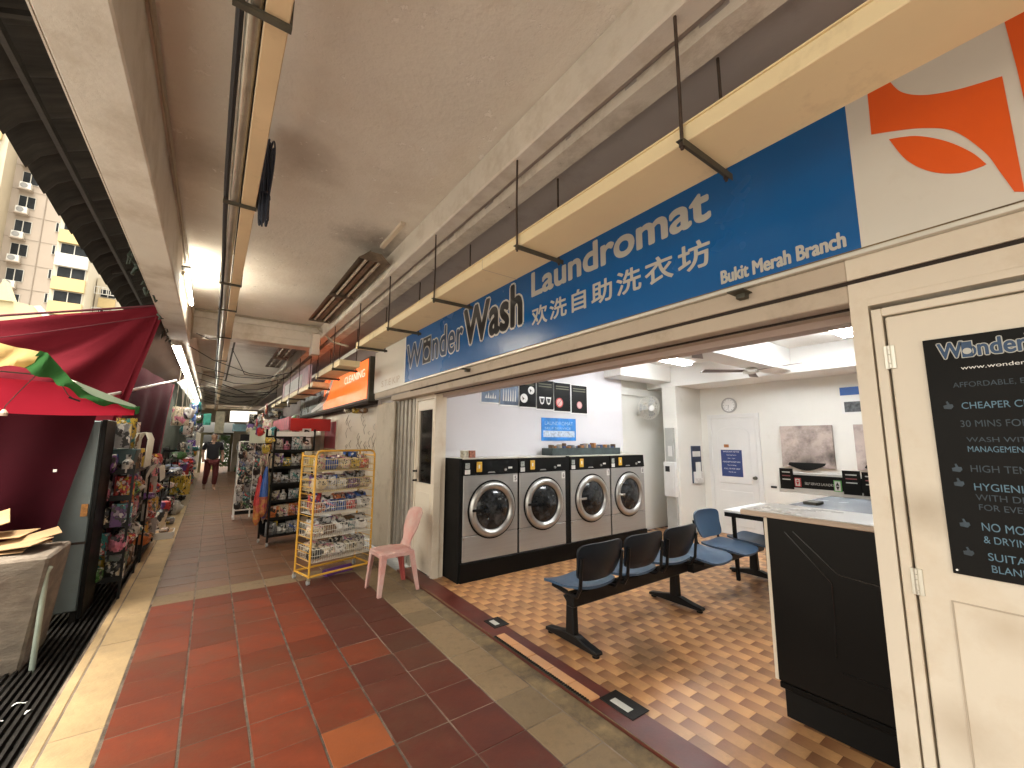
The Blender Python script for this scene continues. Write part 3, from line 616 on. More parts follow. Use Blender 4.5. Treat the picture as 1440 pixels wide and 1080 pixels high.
tag(MB().tube([(-.045, -3, 2.88)]+[(-.043+.006*sin(y*.9), y*.5, 2.875+.006*cos(y*2.1)) for y in range(-5, 24)], .012, 8).build('black_cable', M['cable'], smooth=True), 'thick black cable running along the far side of the galvanised ceiling pipe', 'cable')
tag(MB().tube([(.0215, -3, 2.888)]+[(.0215+.0005*sin(y), y*.5, 2.888+.01*cos(y*1.7)) for y in range(-5, 50)], .0035, 6).build('thin_cable', M['cable'], smooth=True), 'thin black cable squeezed between the galvanised pipe and the trunking', 'cable')
b = MB(); rc = random.Random(9)
for k in range(12):
    cx = .118+.010*(k % 5); q = k/11; r_ = .028+.050*q+.008*rc.random(); h_ = .20+.07*q+.012*rc.random(); pts = []
    for i in range(29):
        a = 2*pi*i/28; pts.append((cx+.008*sin(a*2+k), 2.73+r_*cos(a)*(1+.25*sin(a)), 3.03+h_*sin(a)+.006*sin(3*a+k)))
    b.tube(pts, .0050, 6, cap=False)
b.tube([(.10+.035*cos(a*pi/6)+.03, 2.73+.075*sin(a*pi/6), 2.93) for a in range(13)], .004, 5)
tag(b.build('cable_coil', M['cableblue'], smooth=True), 'coil of dark blue-black cable hanging from the side of the ceiling trunking', 'cable coil')
for i, (pts, r_, lab) in enumerate((
    ([(-.35, 1, 3.31), (-.352, 4.5, 3.305), (-.345, 5.2, 3.29), (-.352, 6.8, 3.28), (-.35, 7.2, 3.1), (-.352, 7.25, 2.9)], .009, 'pale cable clipped along the inside face of the left beam, the upper one'),
    ([(-.35, 1, 3.275), (-.35, 4.3, 3.27), (-.35, 5, 3.2), (-.35, 6.9, 3.18), (-.35, 7.25, 3.0)], .008, 'pale cable clipped along the inside face of the left beam, the lower one'),
    ([(-.3, 7.2, 2.98), (-.15, 7.25, 2.93), (0, 7.2, 2.94)], .006, 'short dark cable sagging from the left beam to the ceiling pipe'),
    ([(-.5, 7.4, 2.9), (-.1, 8.3, 2.80), (.5, 9.5, 2.78), (1.1, 10.5, 2.9)], .006, 'dark cable slung across the corridor behind the first cross beam'),
    ([(.15, 8.2, 3.0), (.4, 9.2, 2.72), (.9, 10.2, 2.8), (1.15, 10.6, 3.0)], .006, 'dark cable looping down under the sooty far ceiling lamp'),
    ([(.1, 11.5, 2.75), (.6, 12.0, 2.62), (1.1, 12.2, 2.7), (1.3, 12.2, 2.9)], .012, 'thick bundle of cables sagging near the second cross beam'),
    ([(-.4, 12.5, 2.75), (.2, 12.6, 2.58), (.8, 12.5, 2.6), (1.3, 12.4, 2.72)], .010, 'dark cable sagging low across the far corridor'))):
    tag(MB().tube([p for p in pts], r_, 6).build('ceiling_cable', M['cablew'] if r_ < .0095 and 'pale' in lab else M['cable'], smooth=True), lab, 'cable', 'cables along the corridor ceiling')
tag(MB().bar((.2, 7.8, 3.34), (.16, 12.5, 2.95), .03, .012).build('steel_flat', M['bracket']), 'dark steel flat bar running along the ceiling behind the first cross beam', 'bar')

# ------------------------------------------------------------------ ceiling lamps
def fixture(y0, y1, x, z, lab, on=False, w=.13):
    t = thing('ceiling_lamp', lab, 'lamp', (x, (y0+y1)/2, z), 'twin tube lamps on the corridor ceiling')
    MB().prism([(x-w*1.15, y0, z), (x-w*.45, y0, z+.07), (x+w*.45, y0, z+.07), (x+w*1.15, y0, z), (x+w*1.1, y0, z+.001), (x+w*.4, y0, z+.062), (x-w*.4, y0, z+.062), (x-w*1.1, y0, z+.001)], (0, y1-y0, 0)).build('reflector', M['soot'], t)
    for ye in (y0-.012, y1+.001): MB().prism([(x-w*1.15, ye, z-.01), (x-w*.45, ye, z+.075), (x+w*.45, ye, z+.075), (x+w*1.15, ye, z-.01)], (0, .011, 0)).build('end_cap', M['soot'], t)
    MB().box(x-.025, x+.025, y0, y1, z+.02, z+.055).build('spine', M['soot'], t)
    for dx in (-.062, .062):
        MB().tube([(x+dx, y0+.03, z+.015), (x+dx, y1-.03, z+.015)], .0145, 12).build('tube', M['tube_on'] if on else M['tubeoff'], t, smooth=True)
        for yy_ in (y0+.012, y1-.03): MB().box(x+dx-.018, x+dx+.018, yy_, yy_+.018, z-.004, z+.04).build('tube_holder', M['soot'], t)
    MB().tube([(x, y0+.15, z+.07), (x, y0+.15, 3.36)], .006, 6).tube([(x, y1-.15, z+.07), (x, y1-.15, 3.36)], .006, 6).build('stem', M['soot'], t)
fixture(3.82, 5.06, 1.125, 3.20, 'unlit grimy twin tube lamp nearest on the corridor ceiling, ringed by soot')
fixture(5.10, 6.34, 1.125, 3.20, 'unlit grimy twin tube lamp end to end behind the nearest one')
fixture(8.5, 9.7, 1.02, 3.20, 'sooty unlit twin tube lamp behind the first cross beam')
fixture(9.9, 11.1, 1.02, 3.20, 'farther sooty twin tube lamp, second behind the first cross beam')
tag(MB().box(1.16, 1.20, 3.25, 3.80, 3.33, 3.358).build('conduit_box', M['cream']), 'short cream plastic conduit leading to the nearest ceiling lamp', 'conduit')
t = thing('tube_lamp', 'single lit tube on the inner face of the left beam before the first cross beam', 'lamp', (-.33, 5.6, 3.1))
MB().box(-.371, -.345, 5.0, 6.15, 3.09, 3.13).build('batten', M['cream'], t); MB().tube([(-.328, 5.02, 3.105), (-.328, 6.13, 3.105)], .016, 12).build('tube', lit('lit_tube_strong', (1, .93, .78), 18), t, smooth=True)
MB().box(-.40, -.30, 4.90, 5.0, 3.135, 3.15).build('bracket', M['bracket'], t)
for k in range(8):
    y0 = 7.35+k*1.3
    t = thing('tube_lamp', '%s lit tube, counted from the near end, of the row under the left beam' % ('first second third fourth fifth sixth seventh eighth'.split()[k]), 'lamp', (-.5, y0+.6, 2.78), 'lit tubes in a row under the left beam')
    MB().box(-.56, -.46, y0, y0+1.22, 2.80, 2.83).build('batten', M['white'], t)
    for dx in (-.03, .03): MB().tube([(-.51+dx, y0+.02, 2.785), (-.51+dx, y0+1.2, 2.785)], .014, 10).build('tube', M['tube_on'], t, smooth=True)

# ------------------------------------------------------------------ washing machines
ORD = 'first second third fourth fifth sixth seventh eighth ninth tenth'.split()
def washer(x0, x1, num, glassb, lab, handle):
    t = thing('washing_machine', lab, 'washing machine', ((x0+x1)/2, 4.2, 0), 'steel front washing machines in a row'); Y = 4.05; cx = (x0+x1)/2+.01; cz = .735; w = x1-x0
    MB().box(x0-.002, x1+.002, Y+.012, 4.445, .002, 1.29).build('body', M['black'], t, bevel=.006)
    MB().box(x0+.008, x1-.008, Y-.004, Y+.0115, .205, .47).build('lower_panel', M['steel'], t, bevel=.004)
    MB().box(x0+.008, x1-.008, Y-.006, Y+.0115, .475, 1.115).build('front_panel', M['steel'], t, bevel=.005)
    MB().prism([(x0+.002, Y-.008, 1.118), (x0+.002, Y+.0115, 1.118), (x0+.002, Y+.0115, 1.29), (x0+.002, Y+.004, 1.29)], (w-.004, 0, 0)).build('control_panel', M['black'], t)
    MB().box(x0-.002, x1+.002, Y-.004, 4.445, 1.2905, 1.303).build('top_sheet', M['alu'], t, bevel=.002)
    R_ = .292
    rg = MB().lathe((cx, Y-.006, cz), (0, -1, 0), [(R_*1.04, 0), (R_*1.04, .012), (R_, .030), (R_*.95, .040), (R_*.86, .040), (R_*.78, .026), (R_*.75, .004)], 56).build('door_ring', M['steeld'], t, smooth=True)
    MB().lathe((cx, Y-.008, cz), (0, -1, 0), [(R_*.765, 0), (R_*.765, .008), (R_*.72, .018), (R_*.45, .036), (R_*.2, .050), (0.0001, .052)], 48).build('glass', M['dglass'], rg, smooth=True)
    MB().lathe((cx, Y-.0055, cz), (0, -1, 0), [(R_*1.10, -.004), (R_*1.10, .003), (R_*1.045, .004)], 56).build('gasket', M['blackm'], rg, smooth=True)
    b = MB(); rz = random.Random(num)
    for k in range(9):
        a = rz.uniform(0, 6.3); q = R_*.5*rz.random(); b.lathe((cx+q*cos(a), Y-.05-.01*rz.random(), cz-.05+q*.7*sin(a)), (0, -1, 0), [(.012, -.012), (.0001, .0)], 6)
    MB().box(cx-R_*.98, cx-R_*.52, Y-.062, Y-.046, cz-.006, cz+.022).build('handle', M['blackm'] if handle else M['steeld'], rg, bevel=.004)
    MB().box(x0+.09+.075, x0+.09+.145, Y-.022, Y-.0085, 1.15, 1.262).build('coin_box', M['yellow'], t, bevel=.005)
    MB().box(x0+.185, x0+.205, Y-.024, Y-.0225, 1.19, 1.23).build('coin_slot', M['label'], t)
    MB().box(x0+.02, x0+.085, Y-.011, Y-.0085, 1.13, 1.18).build('sticker', M['label'], t)
    MB().box(x0+.025, x0+.08, Y-.010, Y-.0075, 1.19, 1.25).build('sticker', mat('grey_sticker', (.3, .32, .3), .5, var=.5, scale=60), t)
    MB().box(x1-.15, x1-.095, Y-.011, Y-.0085, 1.175, 1.195).build('display', M['label'], t)
    MB().prism([(x0+.42*w, Y-.0085, 1.135), (x0+.56*w, Y-.0085, 1.135), (x0+.54*w, Y-.0085, 1.15), (x0+.44*w, Y-.0085, 1.15)], (0, -.002, 0)).build('badge', M['steel'], t)
    MB().lathe((x1-.19, Y-.005, 1.165), (0, -1, 0), [(.016, 0), (.014, .014), (.0001, .014)], 14).build('dial', M['steel'], t, smooth=True)
    MB().box(x1-.075, x1-.018, Y-.0085, Y-.0065, 1.02, 1.10).build('number_plate', M['label'], t)
    text(str(num), (x1-.058, Y-.0087, 1.035), RY, .026, .05, M['ink'], t, off=.02, ext=.0004)
    MB().box(x0+.01, x0+.022, Y-.009, Y-.006, .44, .455).build('screw', M['chrome'], t)
    return t
washer(2.255, 3.005, 5, 0, 'steel front washing machine numbered 5, next to the narrow cream door', True)
washer(3.015, 3.775, 6, 0, 'steel front washing machine numbered 6, with a black handle bar across its door glass', True)
washer(3.855, 4.63, 7, 0, 'steel front washing machine numbered 7, right after the black gap in the row', False)
washer(4.64, 5.40, 8, 0, 'steel front washing machine numbered 8, at the far end of the row', False)
pb = tag(MB().box(2.235, 5.41, 4.035, 4.448, .003, .2).build('machine_plinth', M['black'], bevel=.004), 'long black plinth carrying the four steel washing machines', 'plinth')
tag(MB().box(2.215, 2.2525, 4.06, 4.448, .0, 1.3).build('end_panel', M['blackm'], bevel=.003), 'black end panel closing the left side of the washing machine row', 'panel')
tag(MB().box(3.779, 3.850, 4.06, 4.446, .203, 1.30).build('gap_filler', M['blackm']), 'tall black filler strip between machines 6 and 7', 'panel')
# things on top of the machines
t = thing('display_tray', 'long dark tray of clutter lying on top of machines 7 and 8', 'tray', (4.4, 4.3, 1.304))
MB().box(3.68, 5.05, 4.20, 4.42, 1.304, 1.40).build('tray', mat('dark_green_box', (.035, .05, .05), .5, var=.4, scale=9), t, bevel=.006)
rr_ = random.Random(12)
for k in range(26):
    x = 3.72+k*.05; h_ = rr_.uniform(.02, .07)
    cm_ = mat('clutter_%s' % ('brown', 'orange', 'grey', 'cream', 'navy')[k % 5], ((.14, .08, .04), (.4, .17, .05), (.18, .18, .2), (.4, .33, .24), (.06, .09, .2))[k % 5], .6, var=.3, scale=20)
    MB().obb if False else MB().box(x, x+rr_.uniform(.025, .05), 4.22+rr_.uniform(0, .05), 4.33, 1.4005, 1.4005+h_).build('packet', cm_, t, bevel=.004)
for i, (x, c_, l) in enumerate(((2.31, (.42, .38, .3), 'small grey tin standing on top of machine 5, left of the brown one'), (2.40, (.3, .12, .08), 'small brown patterned box standing on top of machine 5'))):
    tag(MB().box(x, x+.07, 4.15, 4.22, 1.304, 1.385).box(x+.008, x+.062, 4.1485, 4.1499, 1.325, 1.36).build('small_box', mat('small_box_%d' % i, c_, .6, var=.6, scale=40), bevel=.003), l, 'box')
tag(MB().tube([(5.2, 4.3, 1.304), (5.2, 4.3, 1.34)], .03, 12).tube([(5.2, 4.3, 1.34), (5.21, 4.3, 1.42)], .006, 6).build('small_stand', M['wwire'], smooth=True), 'small white stand at the far end on top of machine 8', 'stand')

# ------------------------------------------------------------------ wall notices behind the machines
YW = 4.449
for i, (a0, a1, z0, z1) in enumerate(((2.72, 2.985, 1.985, 2.30), (3.005, 3.295, 1.965, 2.33), (3.315, 3.60, 1.955, 2.36), (3.62, 3.92, 1.94, 2.355), (3.94, 4.255, 1.925, 2.345), (4.28, 4.60, 1.91, 2.335))):
    lab = ('faded blue picture notice at the left end of the notice row', 'pale blue notice with white upright marks, second in the row', 'black notice with two white discs', 'black notice with two white basket shapes',
           'black notice with a red ringed disc', 'black notice with a small pink washed-out emblem at the right end')[i]
    t = thing('wall_notice', lab, 'notice', ((a0+a1)/2, YW, z0), 'row of notices above the washing machines')
    MB().box(a0-.015, a1+.015, YW-.006, YW-.0005, z0-.015, z1).build('frame', M['white'], t)
    MB().box(a0, a1, YW-.009, YW-.0062, z0, z1-.01).build('print', mat('notice_blue', (.13, .17, .24), .4, var=.4, scale=6) if i < 2 else M['blackm'], t)
    F_ = YW-.0092; mx = (a0+a1)/2
    def disc(x, z, r_, m_, inn=None):
        MB().lathe((x, F_, z), (0, -1, 0), [(r_, 0), (r_, .001)], 24).build('disc', m_, t)
        if inn: MB().lathe((x, F_-.0012, z), (0, -1, 0), [(r_*.75, 0), (r_*.75, .001)], 24).build('disc', inn, t)
    if i == 0:
        for k in range(5): MB().prism([(a0+.05+.035*k, F_, z0+.05), (a0+.08+.035*k, F_, z0+.05), (a0+.07+.035*k, F_, z0+.10+.03*(k % 2))], (0, -.001, 0)).build('mark', M['label'], t)
        MB().box(a0+.02, a0+.045, F_-.001, F_, z1-.12, z1-.03).build('mark', mat('pink_print', (.5, .2, .2), .6), t)
    if i == 1:
        for k in range(6): MB().prism([(a0+.04+.038*k, F_, z0+.05), (a0+.06+.038*k, F_, z0+.05), (a0+.057+.038*k, F_, z0+.18), (a0+.05+.038*k, F_, z0+.22)], (0, -.001, 0)).build('mark', M['label'], t)
        MB().box(a0+.03, a1-.03, F_-.001, F_, z1-.09, z1-.05).build('mark', mat('pale_blue_print', (.25, .42, .55), .6), t)
    if i == 2:
        disc(mx+.06, z0+.23, .055, M['white']); disc(mx-.065, z0+.115, .062, M['white'])
        for (q, z) in ((mx+.06, z0+.23), (mx-.065, z0+.115)): MB().prism([(q-.03, F_-.0013, z+.025), (q-.015, F_-.0013, z+.01), (q+.03, F_-.0013, z-.02), (q, F_-.0013, z-.005), (q-.02, F_-.0013, z-.03)], (0, -.001, 0)).build('mark', M['ink'], t)
    if i == 3:
        for q in (mx-.06, mx+.06):
            MB().prism([(q-.05, F_, z0+.17), (q+.05, F_, z0+.17), (q+.03, F_, z0+.08), (q, F_, z0+.06), (q-.03, F_, z0+.08)], (0, -.001, 0)).build('mark', M['white'], t)
            MB().prism([(q-.033, F_-.0012, z0+.15), (q+.033, F_-.0012, z0+.15), (q+.018, F_-.0012, z0+.09), (q-.018, F_-.0012, z0+.09)], (0, -.001, 0)).build('mark', M['ink'], t)
    if i == 4:
        disc(mx-.06, z0+.12, .07, mat('red_print', (.5, .04, .04), .5), mat('pink_white_print', (.65, .4, .38), .5)); MB().bar((mx-.10, F_-.003, z0+.08), (mx-.02, F_-.003, z0+.17), .014, .001).build('mark', M['ink'], t)
    if i == 5: disc(mx, z0+.12, .055, mat('pink_print', (.5, .2, .2), .6), mat('pink_white_print', (.65, .4, .38), .5))
    if i >= 2:
        for k in range(2): MB().box(a0+.03, a1-.03, F_-.001, F_, z1-.07-.035*k, z1-.055-.035*k).build('print_line', mat('olive_print', (.12, .12, .07), .6), t)
t = thing('blue_notice', 'bright blue and white notice above machine 7', 'notice', (4.0, YW, 1.55))
MB().box(3.70, 4.36, YW-.006, YW-.0005, 1.50, 1.82).build('sheet', mat('bright_blue_print', (.03, .22, .62), .4, var=.3, scale=9), t)
MB().box(3.73, 4.33, YW-.008, YW-.0062, 1.55, 1.64).build('white_band', mat('blue_white_print', (.45, .52, .62), .4, var=.4, scale=30), t)
text('LAUNDROMAT', (3.76, YW-.0065, 1.72), RY, .54, .05, mat('pale_print', (.3, .5, .72), .5), t, ext=.0005)
text('SELF SERVICE', (3.76, YW-.0065, 1.66), RY, .5, .03, mat('pale_print', (.3, .5, .72), .5), t, ext=.0005)

# ------------------------------------------------------------------ far side of the shop
t = thing('meter_box', 'tall pale wall box with a display, fixed to the pier beside the back door', 'box', (6.2, 4.13, .1))
MB().box(6.17, 6.249, 4.03, 4.24, .60, 1.16).build('box', M['door_white'], t, bevel=.008)
MB().box(6.2, 6.249, 4.05, 4.20, 1.1605, 1.72).build('duct', mat('grey_board', (.42, .42, .39), .6, var=.15), t); MB().box(6.2, 6.249, 4.04, 4.22, .03, .5995).build('lower_board', mat('grey_board', (.42, .42, .39), .6, var=.15), t)
MB().box(6.165, 6.1695, 4.12, 4.2, 1.0, 1.09).build('display', M['ink'], t); MB().box(6.165, 6.1695, 4.06, 4.19, .68, .95).build('instruction_sheet', M['paper'], t)
MB().box(6.19, 6.1995, 4.08, 4.15, 1.25, 1.42).build('switch', M['label'], t)
t = thing('leaflet_board', 'dark notice with white leaflets in a holder on the pier beside the back door', 'notice', (6.7, 4.0, .8))
MB().box(6.62, 6.90, 3.985, 3.9995, .80, 1.42).build('board', mat('dark_blue_board', (.03, .045, .09), .5, var=.3, scale=12), t)
MB().box(6.64, 6.88, 3.95, 3.984, .80, .99).build('holder', M['plastic'], t); MB().box(6.66, 6.80, 3.94, 3.9495, .88, 1.15).build('leaflet', M['paper'], t, bevel=.001)
MB().box(6.64, 6.88, 3.983, 3.9845, 1.24, 1.33).build('print_line', M['label'], t)
bd = thing('back_door', 'white panelled door with a navy notice in the back wall of the shop', 'door', (6.98, 3.45, 0))
MB().box(6.975, 6.999, 3.04, 3.10, 0, 1.95).box(6.975, 6.999, 3.82, 3.88, 0, 1.95).box(6.975, 6.999, 3.10, 3.82, 1.885, 1.95).build('frame', M['door_white'], bd, bevel=.003)
MB().box(6.982, 6.999, 3.105, 3.815, .01, 1.88).build('leaf', M['door_white'], bd)
arch = [(6.981, 3.20, .82), (6.981, 3.72, .82), (6.981, 3.72, 1.62)]+[(6.981, 3.46+.26*cos(a*pi/12), 1.62+.12*sin(a*pi/12)) for a in range(1, 12)]+[(6.981, 3.20, 1.62)]
MB().prism(arch, (-.008, 0, 0)).build('upper_panel', M['door_white'], bd, bevel=.005); MB().box(6.973, 6.981, 3.20, 3.72, .15, .70).build('lower_panel', M['door_white'], bd, bevel=.005)
MB().lathe((6.98, 3.145, .93), (-1, 0, 0), [(.028, 0), (.02, .01), (.012, .02), (.026, .045), (.02, .065), (.0001, .07)], 16).build('knob', M['bracket'], bd, smooth=True)
t = thing('door_notice', 'navy notice with lines of white print stuck on the white back door', 'notice', (6.97, 3.5, .95))
MB().box(6.969, 6.9725, 3.33, 3.67, .93, 1.36).build('sheet', mat('navy_print', (.03, .05, .17), .45), t)
for k, (s_, w_) in enumerate((('IMPORTANT NOTICE', .26), ('Opening hours', .16), ('7am - 11pm', .12), ('PLEASE KEEP THE SHOP CLEAN', .28), ('No smoking', .14), ('CALL US FOR HELP', .26), ('Thank you', .12))):
    text(s_, (6.9688, 3.50+w_/2, 1.32-.055*k), RX, w_, .022, M['white'], t, ext=.0003, res=2)
t = thing('door_sticker', 'small white and orange sticker above the navy notice on the back door', 'sticker', (6.97, 3.5, 1.4))
MB().box(6.969, 6.9725, 3.43, 3.62, 1.39, 1.46).build('sheet', M['paper'], t); MB().box(6.968, 6.9688, 3.53, 3.61, 1.40, 1.45).build('emblem', mat('orange_brown_print', (.4, .15, .05), .5, var=.4, scale=50), t)
t = thing('wall_clock', 'round white wall clock above the back door', 'clock', (6.98, 3.49, 2.09))
MB().lathe((6.999, 3.49, 2.10), (-1, 0, 0), [(.125, 0), (.125, .03), (.105, .036), (.102, .025)], 32).build('rim', mat('clock_rim', (.42, .42, .4), .4), t, smooth=True)
MB().lathe((6.975, 3.49, 2.10), (-1, 0, 0), [(.104, 0), (.104, .002)], 32).build('face', M['white'], t)
MB().bar((6.970, 3.49, 2.10), (6.970, 3.54, 2.10), .008, .002).build('hand', M['ink'], t); MB().bar((6.969, 3.49, 2.10), (6.969, 3.505, 2.02), .006, .002).build('hand', M['ink'], t)
for k in range(12):
    a = k*pi/6; MB().box(6.971, 6.9725, 3.49+.088*cos(a)-.004, 3.49+.088*cos(a)+.004, 2.10+.088*sin(a)-.004, 2.10+.088*sin(a)+.004).build('hour_mark', M['ink'], t)
t = thing('wall_poster', 'blue topped poster with a dark picture high on the back wall', 'poster', (6.99, 1.85, 1.9))
MB().box(6.99, 6.999, 1.66, 1.965, 1.88, 2.24).build('sheet', M['paper'], t); MB().box(6.987, 6.9898, 1.66, 1.965, 2.13, 2.24).build('blue_band', mat('blue_print', (.03, .10, .32), .5), t); MB().box(6.987, 6.9898, 1.69, 1.93, 1.90, 2.04).build('picture', mat('dark_picture', (.06, .065, .07), .5, var=.8, scale=25), t)
tag(MB().box(6.985, 6.999, 2.86, 2.94, .80, .83).build('wall_switch', M['ink'], bevel=.002), 'small dark wall switch right of the back door', 'switch')
def rb(name, y0, y1, lab):
    t = thing(name, lab, 'board', (6.97, (y0+y1)/2, 1.1), 'dirty boards over the dryers')
    MB().box(6.95, 6.998, y0, y1, 1.13, 1.73).build('board', mat('dirty_board', (.46, .38, .34), .7, var=.15, scale=4, dirt=((.06, .045, .04), .55, 5), soot=[(6.95, 2.40, 1.17, .24, (.012, .010, .009), .97), (6.95, 2.12, 1.3, .12, (.02, .018, .016), .9), (6.95, 1.55, 1.2, .25, (.03, .02, .02), .9)]), t, bevel=.004)
    pts = [(6.94, y0+.12+(y1-y0-.2)*k/10, 1.165-.075*sin(pi*k/10)) for k in range(11)]
    MB().prism(pts+[(6.94, y1-.1, 1.20), (6.94, y0+.1, 1.20)], (.009, 0, 0)).build('scorched_edge', M['blackm'], t)
rb('backing_board', 2.09, 2.74, 'stained grey-pink board with black scorch marks on the back wall')
rb('backing_board', 1.2, 1.85, 'second stained board, partly hidden by the cream wall edge')

# top-loading machines behind the black panel
t = thing('sign_fascia', 'row of black instruction panels with red and green arrow cards above the top-loaders', 'fascia', (4.02, 1.2, 1.08))
MB().box(4.0, 4.03, .1, 1.62, 1.075, 1.245).build('back_board', M['door_white'], t, bevel=.004)
MB().box(3.994, 3.9995, .1, 1.60, 1.12, 1.225).build('black_band', M['black'], t)
for (y0, y1, z0, z1, k) in ((1.50, 1.60, 1.105, 1.275, 'b'), (1.445, 1.49, 1.13, 1.20, 'r'), (1.17, 1.22, 1.115, 1.20, 'g'), (1.05, 1.16, 1.10, 1.28, 'b'), (.94, 1.04, 1.10, 1.275, 'b'), (.88, .925, 1.12, 1.20, 'r'), (.55, .65, 1.10, 1.27, 'b')):
    if k == 'b':
        q = MB().box(3.985, 3.9935, y0, y1, z0, z1).build('instruction_panel', M['blackm'], t)
        for j in range(3): MB().box(3.983, 3.9845, y0+.02, y1-.02, z1-.035-.03*j, z1-.027-.03*j).build('print_line', mat('dim_red_print', (.3, .08, .08), .5) if j == 1 else M['label'], q)
    else:
        q = MB().box(3.985, 3.9935, y0, y1, z0, z1).build('arrow_card', mat('card_red', (.55, .05, .06), .5) if k == 'r' else mat('card_green', (.15, .5, .12), .5), t)
        MB().box(3.983, 3.9845, y0+.006, y1-.006, z0+.006, z1-.006).build('card_face', M['paper'], q)
        c_ = (y0+y1)/2; MB().prism([(3.9815, c_-.012, z0+.045), (3.9815, c_, z1-.012), (3.9815, c_+.012, z0+.045)], (.001, 0, 0)).prism([(3.9815, c_-.012, z0+.04), (3.9815, c_, z0+.01), (3.9815, c_+.012, z0+.04)], (.001, 0, 0)).build('arrow', mat('card_red', (.55, .05, .06), .5) if k == 'r' else M['ink'], q)
text('SELF SERVICE LAUNDRY', (3.9935, 1.42, 1.15), RX, .2, .02, M['label'], t, ext=.0005, res=2)
for k, (y0, y1) in enumerate(((.60, 1.28), (-.12, .58))):
    t = thing('top_loader', ('white topped machine with a grey lid, behind the black side panel', 'second top-loading machine, hidden mostly by the cream wall')[k], 'washing machine', (3.4, (y0+y1)/2, 0), 'top-loading machines at the shop front')
    MB().box(2.70, 3.98, y0, min(y1, 1.14), .05, 1.06).build('body', M['door_white'], t, bevel=.01)
    MB().box(2.72, 3.96, y0+.01, y1-.01, 1.0605, 1.075).build('top', mat('pale_grey_top', (.5, .5, .48), .35, var=.06), t, bevel=.004)
    MB().box(3.05, 3.85, y0+.07, y1-.07, 1.0755, 1.092).build('lid', mat('blue_grey_lid', (.40, .44, .50), .25, var=.08), t, bevel=.006)
    MB().box(3.2, 3.32, y1-.20, y1-.12, 1.0925, 1.11).build('latch', M['bracket'], t, bevel=.003)
t = thing('side_panel_unit', 'tall black side panel with slanting grooves and a pale wooden top, beside the cream door', 'panel', (2.66, .6, 0))
MB().box(2.645, 2.695, -.6, 1.150, .20, 1.065).build('panel', mat('dark_brown_black_panel', (.005, .0042, .0035), .42, var=.25, scale=1.2, spec=.2), t, bevel=.003)
MB().box(2.665, 2.69, -.6, 1.13, .02, .165).build('plinth', M['blackm'], t); MB().box(2.640, 2.69, -.6, 1.145, .167, .198).build('plinth_rail', M['black'], t, bevel=.004)
MB().box(2.648, 2.70, 1.151, 1.168, .20, 1.06).build('white_edge_strip', M['cream'], t)
def groove(pts, w_=.006): 
    for a, b_ in zip(pts, pts[1:]): MB().bar((2.6435, *a), (2.6435, *b_), w_, .004, up=(1, 0, 0)).build('groove', mat('glossy_groove', (.004, .004, .004), .15), t)
groove([(1.06, 1.0), (.86, .78), (.86, .60), (.87, .42)]); groove([(1.02, 1.01), (.83, .83), (.6, .81)]); groove([(.85, .36), (.5, .36)])
MB().box(2.625, 3.02, -.6, 1.29, 1.0665, 1.094).build('top_board', M['wood'], t, bevel=.004); MB().box(2.632, 3.04, -.6, 1.283, 1.0945, 1.098).build('laminate', mat('pale_laminate', (.62, .60, .56), .3, var=.05), t)

# ------------------------------------------------------------------ benches
def seat_pad(cx, cy, sgn, par, z=.43):
    """sgn +1: sitter looks to +Y"""
    def fn(uu, v):
        x = (uu-.5); y = (v-.5); rr2 = max(abs(x), abs(y))*2; 
        a = math.atan2(y, x); k = 1/(abs(cos(a))**5+abs(sin(a))**5)**.2 if rr2 > 0 else 1
        X = rr2*k*cos(a)*.225; Y = rr2*k*sin(a)*.215
        return (cx+X, cy+sgn*Y, z+.018*(2*Y/.43)**2*(1 if Y > 0 else 1.6)*(-1 if Y > 0 else 1)+.03*(X/.225)**2)
    b = MB().grid(fn, 12, 12); n = len(b.v)
    b.grid(lambda a, c: (lambda p: (p[0], p[1], p[2]-.018))(fn(a, c)), 12, 12)
    m_ = 12; ring = [i for i in range(13)]+[13*j+12 for j in range(1, 13)]+[12*13+i for i in range(11, -1, -1)]+[13*j for j in range(11, 0, -1)]
    for i in range(len(ring)): a, c = ring[i], ring[(i+1) % len(ring)]; b.f.append((a, c, c+n, a+n)); b.t.append(0)
    return b.build('seat', M['seat'], par, smooth=True)
def seat_back(cx, cy, sgn, par, z=.635, lean=.16):
    def fn(uu, v):
        x = uu-.5; y = v-.5; rr2 = max(abs(x), abs(y))*2; a = math.atan2(y, x); k = 1/(abs(cos(a))**5+abs(sin(a))**5)**.2 if rr2 > 0 else 1
        X = rr2*k*cos(a)*(.225-.02*(y < 0)*0); Z = rr2*k*sin(a)*.135
        return (cx+X*(1+.1*Z/.125), cy-sgn*(Z*lean*1.4)+sgn*.045*(X/.22)**2-sgn*.02*(1-(Z/.125)**2), z+Z)
    b = MB().grid(fn, 12, 10); n = len(b.v)
    b.grid(lambda a, c: (lambda p: (p[0], p[1]-sgn*.018, p[2]))(fn(a, c)), 12, 10)
    W_ = 13; ring = [i for i in range(13)]+[13*j+12 for j in range(1, 11)]+[10*13+i for i in range(11, -1, -1)]+[13*j for j in range(9, 0, -1)]
    for i in range(len(ring)): a, c = ring[i], ring[(i+1) % len(ring)]; b.f.append((a, c, c+n, a+n)); b.t.append(0)
    return b.build('backrest', M['seat'] if sgn < 0 else mat('dark_seat_shell', (.008, .012, .018), .4, var=.15, spec=.35), par, smooth=True)
